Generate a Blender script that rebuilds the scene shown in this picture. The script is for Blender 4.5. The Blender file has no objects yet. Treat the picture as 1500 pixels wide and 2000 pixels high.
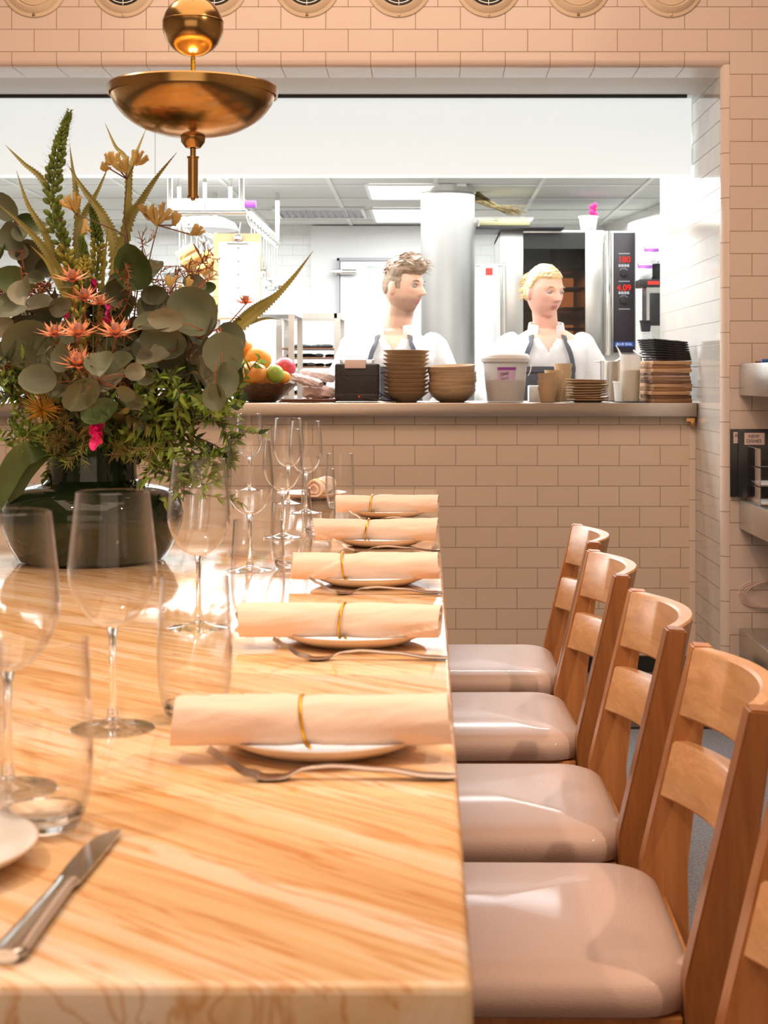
import bpy, bmesh, math, random
from math import pi, sin, cos, sqrt, exp, radians as R
from mathutils import Vector, Matrix, noise
random.seed(7)
S = bpy.context.scene
COL = S.collection
F, EYE, VX, VY = 3100.0, 1.10, 837.0, 735.0
def P(x, y, Y):                      # measured position at depth Y
    return Vector(((x-VX)*Y/F, Y, EYE-(y-VY)*Y/F))
# ------------------------------------------------------------------ materials
def lin(c):
    return tuple(((v/12.92) if v <= .04045 else ((v+.055)/1.055)**2.4) for v in c)
def nodes(name):
    m = bpy.data.materials.new(name); m.use_nodes = True
    nt = m.node_tree; b = nt.nodes['Principled BSDF']
    return m, nt, b
def mat(name, col, rough=.5, metal=0, bump=0, bscale=60, var=0, vscale=8, coat=0, trans=0, emit=0, ecol=None, ior=1.5, sss=0, spec=None, stretch=None, alpha=1, sheen=0):
    m, nt, b = nodes(name)
    b.inputs['Base Color'].default_value = (*col, 1)
    b.inputs['Roughness'].default_value = rough
    b.inputs['Metallic'].default_value = metal
    b.inputs['IOR'].default_value = ior
    b.inputs['Coat Weight'].default_value = coat
    b.inputs['Coat Roughness'].default_value = .08
    b.inputs['Transmission Weight'].default_value = trans
    b.inputs['Alpha'].default_value = alpha
    b.inputs['Sheen Weight'].default_value = sheen
    if spec is not None: b.inputs['Specular IOR Level'].default_value = spec
    if sss:
        b.inputs['Subsurface Weight'].default_value = sss
        b.inputs['Subsurface Radius'].default_value = (.02, .008, .004)
    if emit:
        b.inputs['Emission Color'].default_value = (*(ecol or col), 1)
        b.inputs['Emission Strength'].default_value = emit
    tc = nt.nodes.new('ShaderNodeTexCoord')
    src = tc.outputs['Object']
    if stretch:
        mp = nt.nodes.new('ShaderNodeMapping'); mp.inputs['Scale'].default_value = stretch
        nt.links.new(src, mp.inputs['Vector']); src = mp.outputs['Vector']
    if var:
        n = nt.nodes.new('ShaderNodeTexNoise'); n.inputs['Scale'].default_value = vscale; n.inputs['Detail'].default_value = 5
        nt.links.new(src, n.inputs['Vector'])
        r = nt.nodes.new('ShaderNodeValToRGB')
        r.color_ramp.elements[0].position = .3; r.color_ramp.elements[1].position = .7
        r.color_ramp.elements[0].color = (*[max(0, c*(1-var)) for c in col], 1)
        r.color_ramp.elements[1].color = (*[min(1, c*(1+var*.7)) for c in col], 1)
        nt.links.new(n.outputs['Fac'], r.inputs['Fac']); nt.links.new(r.outputs['Color'], b.inputs['Base Color'])
    if bump:
        n2 = nt.nodes.new('ShaderNodeTexNoise'); n2.inputs['Scale'].default_value = bscale; n2.inputs['Detail'].default_value = 4
        nt.links.new(src, n2.inputs['Vector'])
        bp = nt.nodes.new('ShaderNodeBump'); bp.inputs['Strength'].default_value = bump; bp.inputs['Distance'].default_value = .01
        nt.links.new(n2.outputs['Fac'], bp.inputs['Height']); nt.links.new(bp.outputs['Normal'], b.inputs['Normal'])
    return m
def tile_mat(name, axes, u0, v0, c1, c2, grout, rough=.12, bw=.1524, rh=.0762, mort=.0013, offset=.5, wav=.25):
    m, nt, b = nodes(name)
    tc = nt.nodes.new('ShaderNodeTexCoord'); sp = nt.nodes.new('ShaderNodeSeparateXYZ'); cb = nt.nodes.new('ShaderNodeCombineXYZ')
    nt.links.new(tc.outputs['Object'], sp.inputs[0])
    for k, (ax, o) in enumerate(zip(axes, (u0, v0))):
        ad = nt.nodes.new('ShaderNodeMath'); ad.operation = 'SUBTRACT'; ad.inputs[1].default_value = o
        nt.links.new(sp.outputs[ax], ad.inputs[0]); nt.links.new(ad.outputs[0], cb.inputs[k])
    br = nt.nodes.new('ShaderNodeTexBrick'); br.offset = offset; br.inputs['Scale'].default_value = 1
    br.inputs['Brick Width'].default_value = bw; br.inputs['Row Height'].default_value = rh
    br.inputs['Mortar Size'].default_value = mort; br.inputs['Mortar Smooth'].default_value = .15; br.inputs['Bias'].default_value = 0
    br.inputs['Color1'].default_value = (*c1, 1); br.inputs['Color2'].default_value = (*c2, 1); br.inputs['Mortar'].default_value = (*grout, 1)
    nt.links.new(cb.outputs[0], br.inputs['Vector']); nt.links.new(br.outputs['Color'], b.inputs['Base Color'])
    b.inputs['Roughness'].default_value = rough
    inv = nt.nodes.new('ShaderNodeMath'); inv.operation = 'SUBTRACT'; inv.inputs[0].default_value = 1
    nt.links.new(br.outputs['Fac'], inv.inputs[1])
    nz = nt.nodes.new('ShaderNodeTexNoise'); nz.inputs['Scale'].default_value = 9; nz.inputs['Detail'].default_value = 1
    nt.links.new(tc.outputs['Object'], nz.inputs['Vector'])
    ma = nt.nodes.new('ShaderNodeMath'); ma.operation = 'MULTIPLY_ADD'; ma.inputs[1].default_value = wav
    nt.links.new(nz.outputs['Fac'], ma.inputs[0]); nt.links.new(inv.outputs[0], ma.inputs[2])
    bp = nt.nodes.new('ShaderNodeBump'); bp.inputs['Strength'].default_value = .5; bp.inputs['Distance'].default_value = .002
    nt.links.new(ma.outputs[0], bp.inputs['Height']); nt.links.new(bp.outputs['Normal'], b.inputs['Normal'])
    rr = nt.nodes.new('ShaderNodeMath'); rr.operation = 'MULTIPLY_ADD'; rr.inputs[1].default_value = .6; rr.inputs[2].default_value = rough
    nt.links.new(br.outputs['Fac'], rr.inputs[0]); nt.links.new(rr.outputs[0], b.inputs['Roughness'])
    return m
def wood_mat(name, dark, light, axis=2, scale=22, rough=.35, coat=.25):
    m, nt, b = nodes(name)
    tc = nt.nodes.new('ShaderNodeTexCoord'); mp = nt.nodes.new('ShaderNodeMapping')
    s = [scale]*3; s[axis] = scale*.07; mp.inputs['Scale'].default_value = s
    n = nt.nodes.new('ShaderNodeTexNoise'); n.inputs['Scale'].default_value = 2.2; n.inputs['Detail'].default_value = 8; n.inputs['Roughness'].default_value = .7; n.inputs['Distortion'].default_value = .6
    r = nt.nodes.new('ShaderNodeValToRGB'); r.color_ramp.elements[0].position = .32; r.color_ramp.elements[1].position = .68
    r.color_ramp.elements[0].color = (*dark, 1); r.color_ramp.elements[1].color = (*light, 1)
    nt.links.new(tc.outputs['Object'], mp.inputs[0]); nt.links.new(mp.outputs[0], n.inputs['Vector'])
    nt.links.new(n.outputs['Fac'], r.inputs[0]); nt.links.new(r.outputs[0], b.inputs['Base Color'])
    b.inputs['Roughness'].default_value = rough; b.inputs['Coat Weight'].default_value = coat; b.inputs['Coat Roughness'].default_value = .25
    bp = nt.nodes.new('ShaderNodeBump'); bp.inputs['Strength'].default_value = .15; bp.inputs['Distance'].default_value = .002
    nt.links.new(n.outputs['Fac'], bp.inputs['Height']); nt.links.new(bp.outputs['Normal'], b.inputs['Normal'])
    return m
def marble_mat():
    m, nt, b = nodes('veined_onyx')
    tc = nt.nodes.new('ShaderNodeTexCoord'); mp = nt.nodes.new('ShaderNodeMapping')
    mp.vector_type = 'POINT'; mp.inputs['Rotation'].default_value = (0, 0, R(41)); 
    mp2 = nt.nodes.new('ShaderNodeMapping'); mp2.inputs['Scale'].default_value = (.55, 8.0, 4)
    nt.links.new(tc.outputs['Object'], mp.inputs[0]); nt.links.new(mp.outputs[0], mp2.inputs[0])
    n = nt.nodes.new('ShaderNodeTexNoise'); n.inputs['Scale'].default_value = 2.6; n.inputs['Detail'].default_value = 7; n.inputs['Roughness'].default_value = .58; n.inputs['Distortion'].default_value = .5
    nt.links.new(mp2.outputs[0], n.inputs['Vector'])
    r = nt.nodes.new('ShaderNodeValToRGB'); e = r.color_ramp.elements
    e[0].position = .32; e[0].color = (.72, .42, .19, 1)
    e[1].position = .72; e[1].color = (.92, .77, .64, 1)
    a = e.new(.46); a.color = (.84, .57, .31, 1)
    a = e.new(.56); a.color = (.89, .68, .48, 1)
    nt.links.new(n.outputs['Fac'], r.inputs[0])
    # thin darker veins
    n2 = nt.nodes.new('ShaderNodeTexNoise'); n2.inputs['Scale'].default_value = 4.2; n2.inputs['Detail'].default_value = 5; n2.inputs['Distortion'].default_value = .9
    nt.links.new(mp2.outputs[0], n2.inputs['Vector'])
    r2 = nt.nodes.new('ShaderNodeValToRGB'); e = r2.color_ramp.elements
    e[0].position = .462; e[0].color = (1, 1, 1, 1); e[1].position = .538; e[1].color = (1, 1, 1, 1)
    q = e.new(.5); q.color = (.78, .52, .28, 1)
    nt.links.new(n2.outputs['Fac'], r2.inputs[0])
    mx = nt.nodes.new('ShaderNodeMixRGB'); mx.blend_type = 'MULTIPLY'; mx.inputs[0].default_value = .85
    nt.links.new(r.outputs[0], mx.inputs[1]); nt.links.new(r2.outputs[0], mx.inputs[2])
    nt.links.new(mx.outputs[0], b.inputs['Base Color'])
    b.inputs['Roughness'].default_value = .09; b.inputs['Coat Weight'].default_value = .6; b.inputs['Coat Roughness'].default_value = .05
    b.inputs['Subsurface Weight'].default_value = .15; b.inputs['Subsurface Radius'].default_value = (.02, .01, .005)
    nw = nt.nodes.new('ShaderNodeTexNoise'); nw.inputs['Scale'].default_value = 14
    nt.links.new(tc.outputs['Object'], nw.inputs['Vector'])
    bp = nt.nodes.new('ShaderNodeBump'); bp.inputs['Strength'].default_value = .03; bp.inputs['Distance'].default_value = .01
    nt.links.new(nw.outputs['Fac'], bp.inputs['Height']); nt.links.new(bp.outputs['Normal'], b.inputs['Normal'])
    return m
def thin_glass(name, tint=(1, 1, 1), edge=(.97, .95, .93)):
    m = bpy.data.materials.new(name); m.use_nodes = True; nt = m.node_tree; nt.nodes.clear()
    out = nt.nodes.new('ShaderNodeOutputMaterial'); mix = nt.nodes.new('ShaderNodeMixShader')
    tr = nt.nodes.new('ShaderNodeBsdfTransparent'); gl = nt.nodes.new('ShaderNodeBsdfGlossy'); gl.inputs['Roughness'].default_value = .02
    fr0 = nt.nodes.new('ShaderNodeLayerWeight'); fr0.inputs['Blend'].default_value = .5
    pw = nt.nodes.new('ShaderNodeMath'); pw.operation = 'POWER'; pw.inputs[1].default_value = 2.9
    fr = nt.nodes.new('ShaderNodeMath'); fr.operation = 'MULTIPLY_ADD'; fr.inputs[1].default_value = .95; fr.inputs[2].default_value = .022
    nt.links.new(fr0.outputs['Facing'], pw.inputs[0]); nt.links.new(pw.outputs[0], fr.inputs[0])
    lw = nt.nodes.new('ShaderNodeLayerWeight'); lw.inputs['Blend'].default_value = .22
    cm = nt.nodes.new('ShaderNodeMixRGB'); cm.inputs[1].default_value = (*tint, 1); cm.inputs[2].default_value = (*edge, 1)
    nt.links.new(lw.outputs['Facing'], cm.inputs[0]); nt.links.new(cm.outputs[0], tr.inputs['Color'])
    nt.links.new(fr.outputs[0], mix.inputs[0]); nt.links.new(tr.outputs[0], mix.inputs[1]); nt.links.new(gl.outputs[0], mix.inputs[2])
    nt.links.new(mix.outputs[0], out.inputs[0])
    return m
def glow(name, col, s):
    m = bpy.data.materials.new(name); m.use_nodes = True; nt = m.node_tree; nt.nodes.clear()
    out = nt.nodes.new('ShaderNodeOutputMaterial'); em = nt.nodes.new('ShaderNodeEmission')
    em.inputs[0].default_value = (*col, 1); em.inputs[1].default_value = s; nt.links.new(em.outputs[0], out.inputs[0])
    return m
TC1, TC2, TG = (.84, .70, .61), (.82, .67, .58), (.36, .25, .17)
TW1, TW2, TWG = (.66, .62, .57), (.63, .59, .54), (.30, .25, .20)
M = {}
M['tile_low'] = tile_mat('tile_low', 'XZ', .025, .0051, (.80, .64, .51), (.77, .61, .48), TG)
M['tile_front'] = tile_mat('tile_front', 'XZ', .0319, -.0072, TC1, TC2, TG)
M['tile_short'] = tile_mat('tile_short', 'XZ', .0319+.0762, 2.1262, TC1, TC2, TG, offset=0)
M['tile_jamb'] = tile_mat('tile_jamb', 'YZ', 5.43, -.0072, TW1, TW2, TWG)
M['tile_bull'] = tile_mat('tile_bull', 'ZX', .03, -5, TC1, TC1, TG, rh=50, offset=0)
M['tile_bullh'] = tile_mat('tile_bullh', 'XZ', .0319+.0762, -5, (.80, .66, .58), (.80, .66, .58), TG, rh=50, offset=0)
M['tile_kit'] = tile_mat('tile_kit', 'XZ', 0, 0, (.85, .86, .85), (.83, .84, .83), (.62, .62, .60))
M['tile_kity'] = tile_mat('tile_kity', 'YZ', 0, 0, (.82, .82, .79), (.8, .8, .77), (.5, .48, .42))
M['plaster'] = mat('plaster', (.78, .76, .73), .6, bump=.05)
M['room'] = mat('room', (.70, .62, .54), .7, bump=.05)
M['panel'] = mat('panel', (.62, .68, .70), .3, emit=.66, ecol=(.93, 1, 1))  # header face; emission stands in for cool light falling on it
M['carpet'] = mat('carpet', (.20, .21, .24), .95, bump=.6, bscale=240, var=.45, vscale=160)
M['kfloor'] = mat('kfloor', (.35, .33, .31), .5, var=.1)
M['dark'] = mat('dark', (.015, .014, .014), .45)
M['steel'] = mat('steel', (.62, .60, .57), .28, 1, bump=.04, bscale=30, stretch=(1, 1, 14))
M['steelh'] = mat('steelh', (.62, .53, .46), .3, 1, bump=.04, bscale=20, stretch=(1, 12, 12))
M['steelc'] = mat('steelc', (.42, .41, .40), .42, .9, bump=.03, bscale=24, stretch=(10, 10, .6))
M['chrome'] = mat('chrome', (.75, .74, .72), .12, 1)
M['cutlery'] = mat('cutlery', (.38, .31, .27), .22, 1)
M['brass'] = mat('brass', (.40, .235, .085), .2, 1, bump=.02, bscale=25, var=.22, vscale=5, stretch=(1, 1, 6))
M['brassin'] = mat('brassin', (.85, .55, .2), .3, 1)
M['copper'] = mat('copper', (.75, .42, .16), .25, 1)
M['gold'] = mat('gold', (.85, .50, .05), .3, 1, bump=.1, bscale=200)
M['marble'] = marble_mat()
M['oak'] = wood_mat('oak', (.36, .135, .035), (.56, .25, .085), 2)
M['oaky'] = wood_mat('oaky', (.47, .235, .10), (.66, .38, .19), 1)
M['oakd'] = wood_mat('oakd', (.22, .075, .02), (.36, .14, .04), 2)
M['leather'] = mat('leather', (.48, .35, .30), .47, bump=.12, bscale=420, coat=.1, var=.05, vscale=3)
M['napkin'] = mat('napkin', (.88, .70, .60), .85, bump=.32, bscale=22, sheen=.2)
M['plate'] = mat('plate', (.72, .60, .50), .3, var=.08, vscale=30)
M['plate_top'] = mat('plate_top', (.80, .80, .79), .22, var=.12, vscale=22, bump=.05)
M['stone'] = mat('stoneware', (.53, .36, .21), .6, var=.12, vscale=14, bump=.06)
M['stone_in'] = mat('stone_in', (.78, .70, .58), .4)
M['board'] = wood_mat('board', (.16, .065, .025), (.42, .22, .10), 0, rough=.6, coat=0)
M['board2'] = wood_mat('board_pale', (.34, .18, .08), (.62, .38, .20), 0, rough=.6, coat=0)
M['board3'] = wood_mat('board_dark', (.09, .035, .015), (.26, .12, .05), 0, rough=.6, coat=0)
M['pinkcloth'] = mat('pinkcloth', (.84, .70, .68), .8, bump=.4, bscale=40)
M['cloth_dark'] = mat('cloth_dark', (.028, .022, .024), .9, bump=.5, bscale=150, var=.3, vscale=60)
M['white_pl'] = mat('white_plastic', (.82, .82, .82), .35)
M['frost'] = mat('frosted_plastic', (.88, .86, .84), .35, trans=.1, alpha=.5)
M['brownfill'] = mat('brownfill', (.40, .27, .20), .7, var=.2, vscale=20)
M['cream'] = mat('cream_liquid', (.88, .74, .42), .4, emit=.06, ecol=(.95, .8, .45))
M['purple'] = mat('purple', (.34, .08, .45), .5)
M['magenta'] = mat('magenta', (.72, .02, .22), .5, var=.2)
M['black_pl'] = mat('black_plastic', (.025, .022, .022), .4, bump=.15, bscale=120)
M['paper'] = mat('paper', (.87, .87, .88), .7)
M['receipt'] = mat('receipt', (.85, .66, .60), .7)
M['ink'] = mat('ink', (.05, .05, .07), .7)
M['greyink'] = mat('greyink', (.45, .45, .48), .7)
M['green'] = mat('green_print', (.12, .5, .2), .6)
M['cork'] = mat('clip_board', (.62, .38, .18), .6, var=.1)
M['glass'] = thin_glass('clear_glass')
M['glassfoot'] = mat('solid_glass', (1, 1, 1), .0, trans=1, ior=1.5)
M['acrylic'] = thin_glass('acrylic', (.93, .93, .92), (.8, .75, .7))
M['vase'] = mat('green_glass', (.022, .045, .018), .03, trans=.6, ior=1.45)
M['ovenglass'] = thin_glass('oven_glass', (.42, .40, .38), (.1, .1, .1))
M['red_led'] = glow('red_led', (1, .03, .01), 1.6)
M['bulb'] = glow('bulb', (1, .80, .50), 25)
M['panel_light'] = glow('panel_light', (1, 1, .97), 5)
M['oven_glow'] = glow('oven_glow', (1, .33, .10), 1.6)
M['blue'] = mat('blue_badge', (.02, .07, .35), .4)
M['bluebook'] = mat('bluebook', (.01, .12, .38), .4)
M['skin'] = None
M['apron'] = mat('apron', (.075, .078, .095), .85, bump=.2, bscale=200)
M['jacket'] = mat('jacket', (.66, .665, .68), .8, bump=.4, bscale=9)
M['trousers'] = mat('trousers', (.03, .03, .035), .85)
M['hair_m'] = mat('hair_ash', (.30, .20, .13), .55, bump=.4, bscale=60, var=.35, vscale=35)
M['hair_w'] = mat('hair_blond', (.70, .48, .24), .5, bump=.4, bscale=60, var=.3, vscale=30)
M['eyew'] = mat('eye_white', (.42, .38, .36), .3)
M['iris'] = mat('iris', (.04, .025, .02), .2)
M['orange'] = mat('orange_fruit', (.88, .36, .03), .45, bump=.15, bscale=120, var=.12, vscale=6)
M['mango'] = mat('mango', (.85, .33, .05), .35, var=.35, vscale=9)
M['redfruit'] = mat('red_mango', (.62, .06, .08), .35, var=.35, vscale=9)
M['lime'] = mat('green_fruit', (.34, .48, .06), .35, var=.2, vscale=12)
M['euc'] = mat('eucalyptus_leaf', (.105, .125, .070), .6, var=.25, vscale=12, sss=0)
M['eucl'] = mat('eucalyptus_pale', (.19, .19, .125), .6, var=.2, vscale=14)
M['eucg'] = mat('eucalyptus_green', (.06, .11, .03), .5, var=.25, vscale=12)
M['aloe'] = mat('serrated_leaf', (.30, .27, .065), .45, var=.25, vscale=20)
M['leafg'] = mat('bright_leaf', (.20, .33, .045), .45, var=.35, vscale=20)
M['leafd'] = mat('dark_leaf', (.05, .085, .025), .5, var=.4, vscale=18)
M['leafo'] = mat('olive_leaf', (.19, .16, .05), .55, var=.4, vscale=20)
M['spike'] = mat('spike_green', (.16, .24, .045), .5, var=.3, vscale=30)
M['pod'] = mat('yellow_bell', (.46, .42, .08), .5, var=.25, vscale=20)
M['paw'] = mat('paw_flower', (.62, .45, .16), .75, var=.25, vscale=40)
M['pet'] = mat('star_petal', (.82, .34, .17), .5, var=.3, vscale=40)
M['petc'] = mat('star_heart', (.80, .12, .12), .6)
M['cone'] = mat('star_cone', (.30, .17, .17), .8, bump=.5, bscale=300)
M['pin'] = mat('pincushion', (.55, .32, .04), .6, var=.3, vscale=30)
M['berry'] = mat('berry', (.28, .10, .03), .5, var=.4, vscale=50)
M['stemb'] = mat('brown_stem', (.17, .09, .05), .6)
M['stemr'] = mat('red_stem', (.36, .10, .04), .6)
M['basket'] = mat('basket', (.16, .075, .03), .6, bump=.6, bscale=70, var=.4, vscale=40)
M['traybrown'] = mat('traybrown', (.28, .12, .07), .4)
M['folder'] = mat('folder', (.02, .02, .024), .3)
M['cream_paint'] = mat('cream_metal', (.80, .64, .46), .35)
# ------------------------------------------------------------------ helpers
def obj(name, bm, m=None, parent=None, smooth=True, loc=(0, 0, 0), rot=(0, 0, 0)):
    me = bpy.data.meshes.new(name)
    if isinstance(bm, bmesh.types.BMesh):
        bmesh.ops.recalc_face_normals(bm, faces=bm.faces[:])
        bm.to_mesh(me); bm.free()
    else: me = bm
    for mm in (m if isinstance(m, (list, tuple)) else [m]):
        if mm is not None: me.materials.append(mm)
    if smooth:
        me.polygons.foreach_set('use_smooth', [True]*len(me.polygons))
        try: me.set_sharp_from_angle(angle=R(38))
        except Exception: pass
    o = bpy.data.objects.new(name, me); COL.objects.link(o)
    o.parent = parent; o.location = loc; o.rotation_euler = rot
    return o
def tag(o, label, cat, group=None, kind=None):
    o['label'] = label; o['category'] = cat
    if group: o['group'] = group
    if kind: o['kind'] = kind
    return o
def thing(name, label, cat, loc=(0, 0, 0), rz=0, group=None):
    o = bpy.data.objects.new(name, None); COL.objects.link(o); o.empty_display_size = .05
    o.location = loc; o.rotation_euler = (0, 0, rz)
    return tag(o, label, cat, group)
def dup(root, loc, rz, label, group=None):
    r = root.copy(); COL.objects.link(r); r.location = loc; r.rotation_euler = (0, 0, rz); r['label'] = label
    if group: r['group'] = group
    for ch in list(root.children):
        c = ch.copy(); COL.objects.link(c); c.parent = r
        for g in list(ch.children):
            d = g.copy(); COL.objects.link(d); d.parent = c
    return r
def struct(name, bm, m, parent=None, smooth=False):
    o = obj(name, bm, m, parent, smooth)
    if parent is None: o['kind'] = 'structure'
    return o
def BM(): return bmesh.new()
def box(bm, x0, x1, y0, y1, z0, z1, bev=0, seg=2, mi=0):
    r = bmesh.ops.create_cube(bm, size=1)['verts']
    for v in r:
        v.co = Vector((x0+(v.co.x+.5)*(x1-x0), y0+(v.co.y+.5)*(y1-y0), z0+(v.co.z+.5)*(z1-z0)))
    fs = {f for v in r for f in v.link_faces}
    for f in fs: f.material_index = mi
    if bev:
        es = list({e for v in r for e in v.link_edges})
        bmesh.ops.bevel(bm, geom=es, offset=bev, segments=seg, affect='EDGES', profile=.5)
    return bm
def lathe(bm, prof, seg=48, c=(0, 0, 0), mi=0, close=False):
    rings = []
    for (r, z) in prof:
        if r < 1e-5: rings.append([bm.verts.new((c[0], c[1], c[2]+z))])
        else: rings.append([bm.verts.new((c[0]+r*cos(2*pi*k/seg), c[1]+r*sin(2*pi*k/seg), c[2]+z)) for k in range(seg)])
    if close: rings.append(rings[0])
    for a, b in zip(rings, rings[1:]):
        for k in range(seg):
            k2 = (k+1) % seg
            try:
                if len(a) == 1 and len(b) == 1: continue
                if len(a) == 1: f = bm.faces.new((a[0], b[k], b[k2]))
                elif len(b) == 1: f = bm.faces.new((a[k], b[0], a[k2]))
                else: f = bm.faces.new((a[k], b[k], b[k2], a[k2]))
                f.material_index = mi
            except ValueError: pass
    return bm
def spline(pts, n=6):
    pts = [Vector(p) for p in pts]
    if len(pts) < 3:
        return [pts[0].lerp(pts[-1], i/n) for i in range(n+1)]
    q = [pts[0]*2-pts[1]]+pts+[pts[-1]*2-pts[-2]]; out = []
    for i in range(1, len(q)-2):
        for k in range(n):
            t = k/n; a, b, c, d = q[i-1], q[i], q[i+1], q[i+2]
            out.append(.5*((2*b)+(c-a)*t+(2*a-5*b+4*c-d)*t*t+(3*b-a-3*c+d)*t**3))
    out.append(pts[-1]); return out
def tube(bm, pts, r, seg=8, mi=0, cap=True, flat=1, up=None):
    n = len(pts); pts = [Vector(p) for p in pts]
    rad = r if callable(r) else (lambda t: r)
    prev = None; rings = []
    for i, p in enumerate(pts):
        d = (pts[min(i+1, n-1)]-pts[max(i-1, 0)])
        if d.length < 1e-9: d = Vector((0, 0, 1))
        d.normalize()
        if prev is None:
            a = Vector(up) if up else (Vector((0, 0, 1)) if abs(d.z) < .9 else Vector((1, 0, 0)))
            prev = (a-d*a.dot(d)).normalized()
        else: prev = (prev-d*prev.dot(d)).normalized()
        s = d.cross(prev); rr = max(rad(i/(n-1)), 1e-5)
        rings.append([bm.verts.new(p+prev*rr*flat*cos(2*pi*k/seg)+s*rr*sin(2*pi*k/seg)) for k in range(seg)])
    for a, b in zip(rings, rings[1:]):
        for k in range(seg):
            f = bm.faces.new((a[k], a[(k+1) % seg], b[(k+1) % seg], b[k])); f.material_index = mi
    if cap:
        for rg in (rings[0][::-1], rings[-1]):
            f = bm.faces.new(rg); f.material_index = mi
    return bm
def ball(bm, c, r, seg=20, sc=(1, 1, 1), rot=None, mi=0, fn=None):
    vs = bmesh.ops.create_uvsphere(bm, u_segments=seg, v_segments=max(6, seg*2//3), radius=1)['verts']
    for v in vs:
        p = Vector((v.co.x*r*sc[0], v.co.y*r*sc[1], v.co.z*r*sc[2]))
        if fn: p = fn(p, v.co.copy())
        if rot: p = rot @ p
        v.co = p+Vector(c)
    for f in {f for v in vs for f in v.link_faces}: f.material_index = mi
    return bm
def quad(bm, pts, mi=0):
    f = bm.faces.new([bm.verts.new(p) for p in pts]); f.material_index = mi; return bm
def text(name, s, loc, size, m, parent, rot=(pi/2, 0, 0), ext=.0004, align='CENTER'):
    c = bpy.data.curves.new(name, 'FONT'); c.body = s; c.size = size; c.extrude = ext; c.align_x = align; c.align_y = 'CENTER'
    t = bpy.data.objects.new(name, c); COL.objects.link(t)
    bpy.context.view_layer.update()
    me = bpy.data.meshes.new_from_object(t.evaluated_get(bpy.context.evaluated_depsgraph_get()))
    bpy.data.objects.remove(t)
    o = bpy.data.objects.new(name, me); COL.objects.link(o); me.materials.clear(); me.materials.append(m)
    o.parent = parent; o.location = loc; o.rotation_euler = rot
    return o
ORD = ['top', 'second', 'third', 'fourth', 'fifth', 'sixth', 'seventh', 'eighth', 'ninth', 'tenth', 'eleventh', 'twelfth', 'thirteenth']
def ordl(k, n):                      # k counted from the top
    return 'topmost' if k == 0 else ('bottom' if k == n-1 else ORD[k]+' from the top')
# ------------------------------------------------------------------ room shell
YB, YF, XJ, ZS = 5.916, 5.391, .995, 2.152
def slab(name, x0, x1, y0, y1, z0, z1, m): return struct(name, box(BM(), x0, x1, y0, y1, z0, z1), m)
slab('floor', -4, 2.9, -3, YB+.05, -.06, 0, M['carpet'])
slab('ceiling', -4, 2.9, -3, 5.45, 3.3, 3.4, M['room'])
slab('wall_behind', -4, 2.9, -3.1, -3, 0, 3.3, M['room'])
slab('wall_left', -4.1, -4, -3, 12, 0, 3.3, M['room'])
slab('wall_right', 2.9, 3.0, -3, YF+.2, 0, 3.3, M['room'])
slab('wall_front', 1.0226, 2.9, YF, YF+.2, 0, 3.3, M['tile_front'])
slab('wall_over_opening', -4, 1.0226, YF, YF+.2, 2.2026, 3.3, M['tile_front'])
slab('trim_1', -4, 1.0226, YF, YF+.2, 2.176, 2.2026, M['tile_short'])
def bull(along):
    bm = BM(); n = 8; r = .026; L = []
    for k in range(n+1):
        a = pi/2*k/n; L.append((r*(1-sin(a)), r*(1-cos(a))))   # (inward, depth)
    return L
bm = BM(); L = bull(0); prev = None
for (i, d) in [(0, .2)]+[(.024*(1-cos(pi/2*k/8)), .024*(1-sin(pi/2*k/8))) for k in range(9)]+[(.024, .2)]:
    cur = [bm.verts.new((x, YF+d, 2.152+i)) for x in (-4, 1.0226-.0)]
    if prev: bm.faces.new((prev[0], prev[1], cur[1], cur[0]))
    prev = cur
struct('trim_2', bm, M['tile_bullh'], smooth=True)
bm = BM(); prev = None
for (i, d) in [(.0276*(1-cos(pi/2*k/8)), .0276*(1-sin(pi/2*k/8))) for k in range(9)]:
    cur = [bm.verts.new((XJ+i, YF+d, z)) for z in (0, 2.16)]
    if prev: bm.faces.new((prev[0], prev[1], cur[1], cur[0]))
    prev = cur
struct('trim_3', bm, M['tile_bull'], smooth=True)
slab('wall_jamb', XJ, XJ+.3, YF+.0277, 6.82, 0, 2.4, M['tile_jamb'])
slab('trim_4', XJ-.024, XJ-.0005, YB-.006, YB+.02, 0, .948, M['tile_bull'])
slab('wall_under_counter', -4, XJ, YB, YB+.12, 0, .95, M['tile_low'])
slab('trim_5', -4, XJ, YF+.2, YB+.3, ZS, ZS+.1, M['plaster'])
slab('trim_6', -4, XJ-.03, YB+.006, YB+.07, ZS-.012, ZS-.001, M['dark'])
slab('wall_header', -4, XJ-.012, YB+.02, YB+.12, 1.854, ZS-.012, M['panel'])  # glow comes from the material, the header is no lamp
slab('trim_8', -1.0235, -1.0215, YB+.0185, YB+.0202, 1.855, ZS-.013, M['steel'])
struct('baseboard_front', box(BM(), -4, XJ-.03, YB-.02, YB-.001, 0, .06), M['dark'])
struct('baseboard_recess', box(BM(), 1.0, 2.88, YF-.02, YF-.001, 0, .08), M['dark'])
slab('floor_shade_strip', -3.9, 2.8, 4.95, 5.385, .001, .006, M['dark'])  # dark strip laid on the carpet as painted shade near the wall
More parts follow.
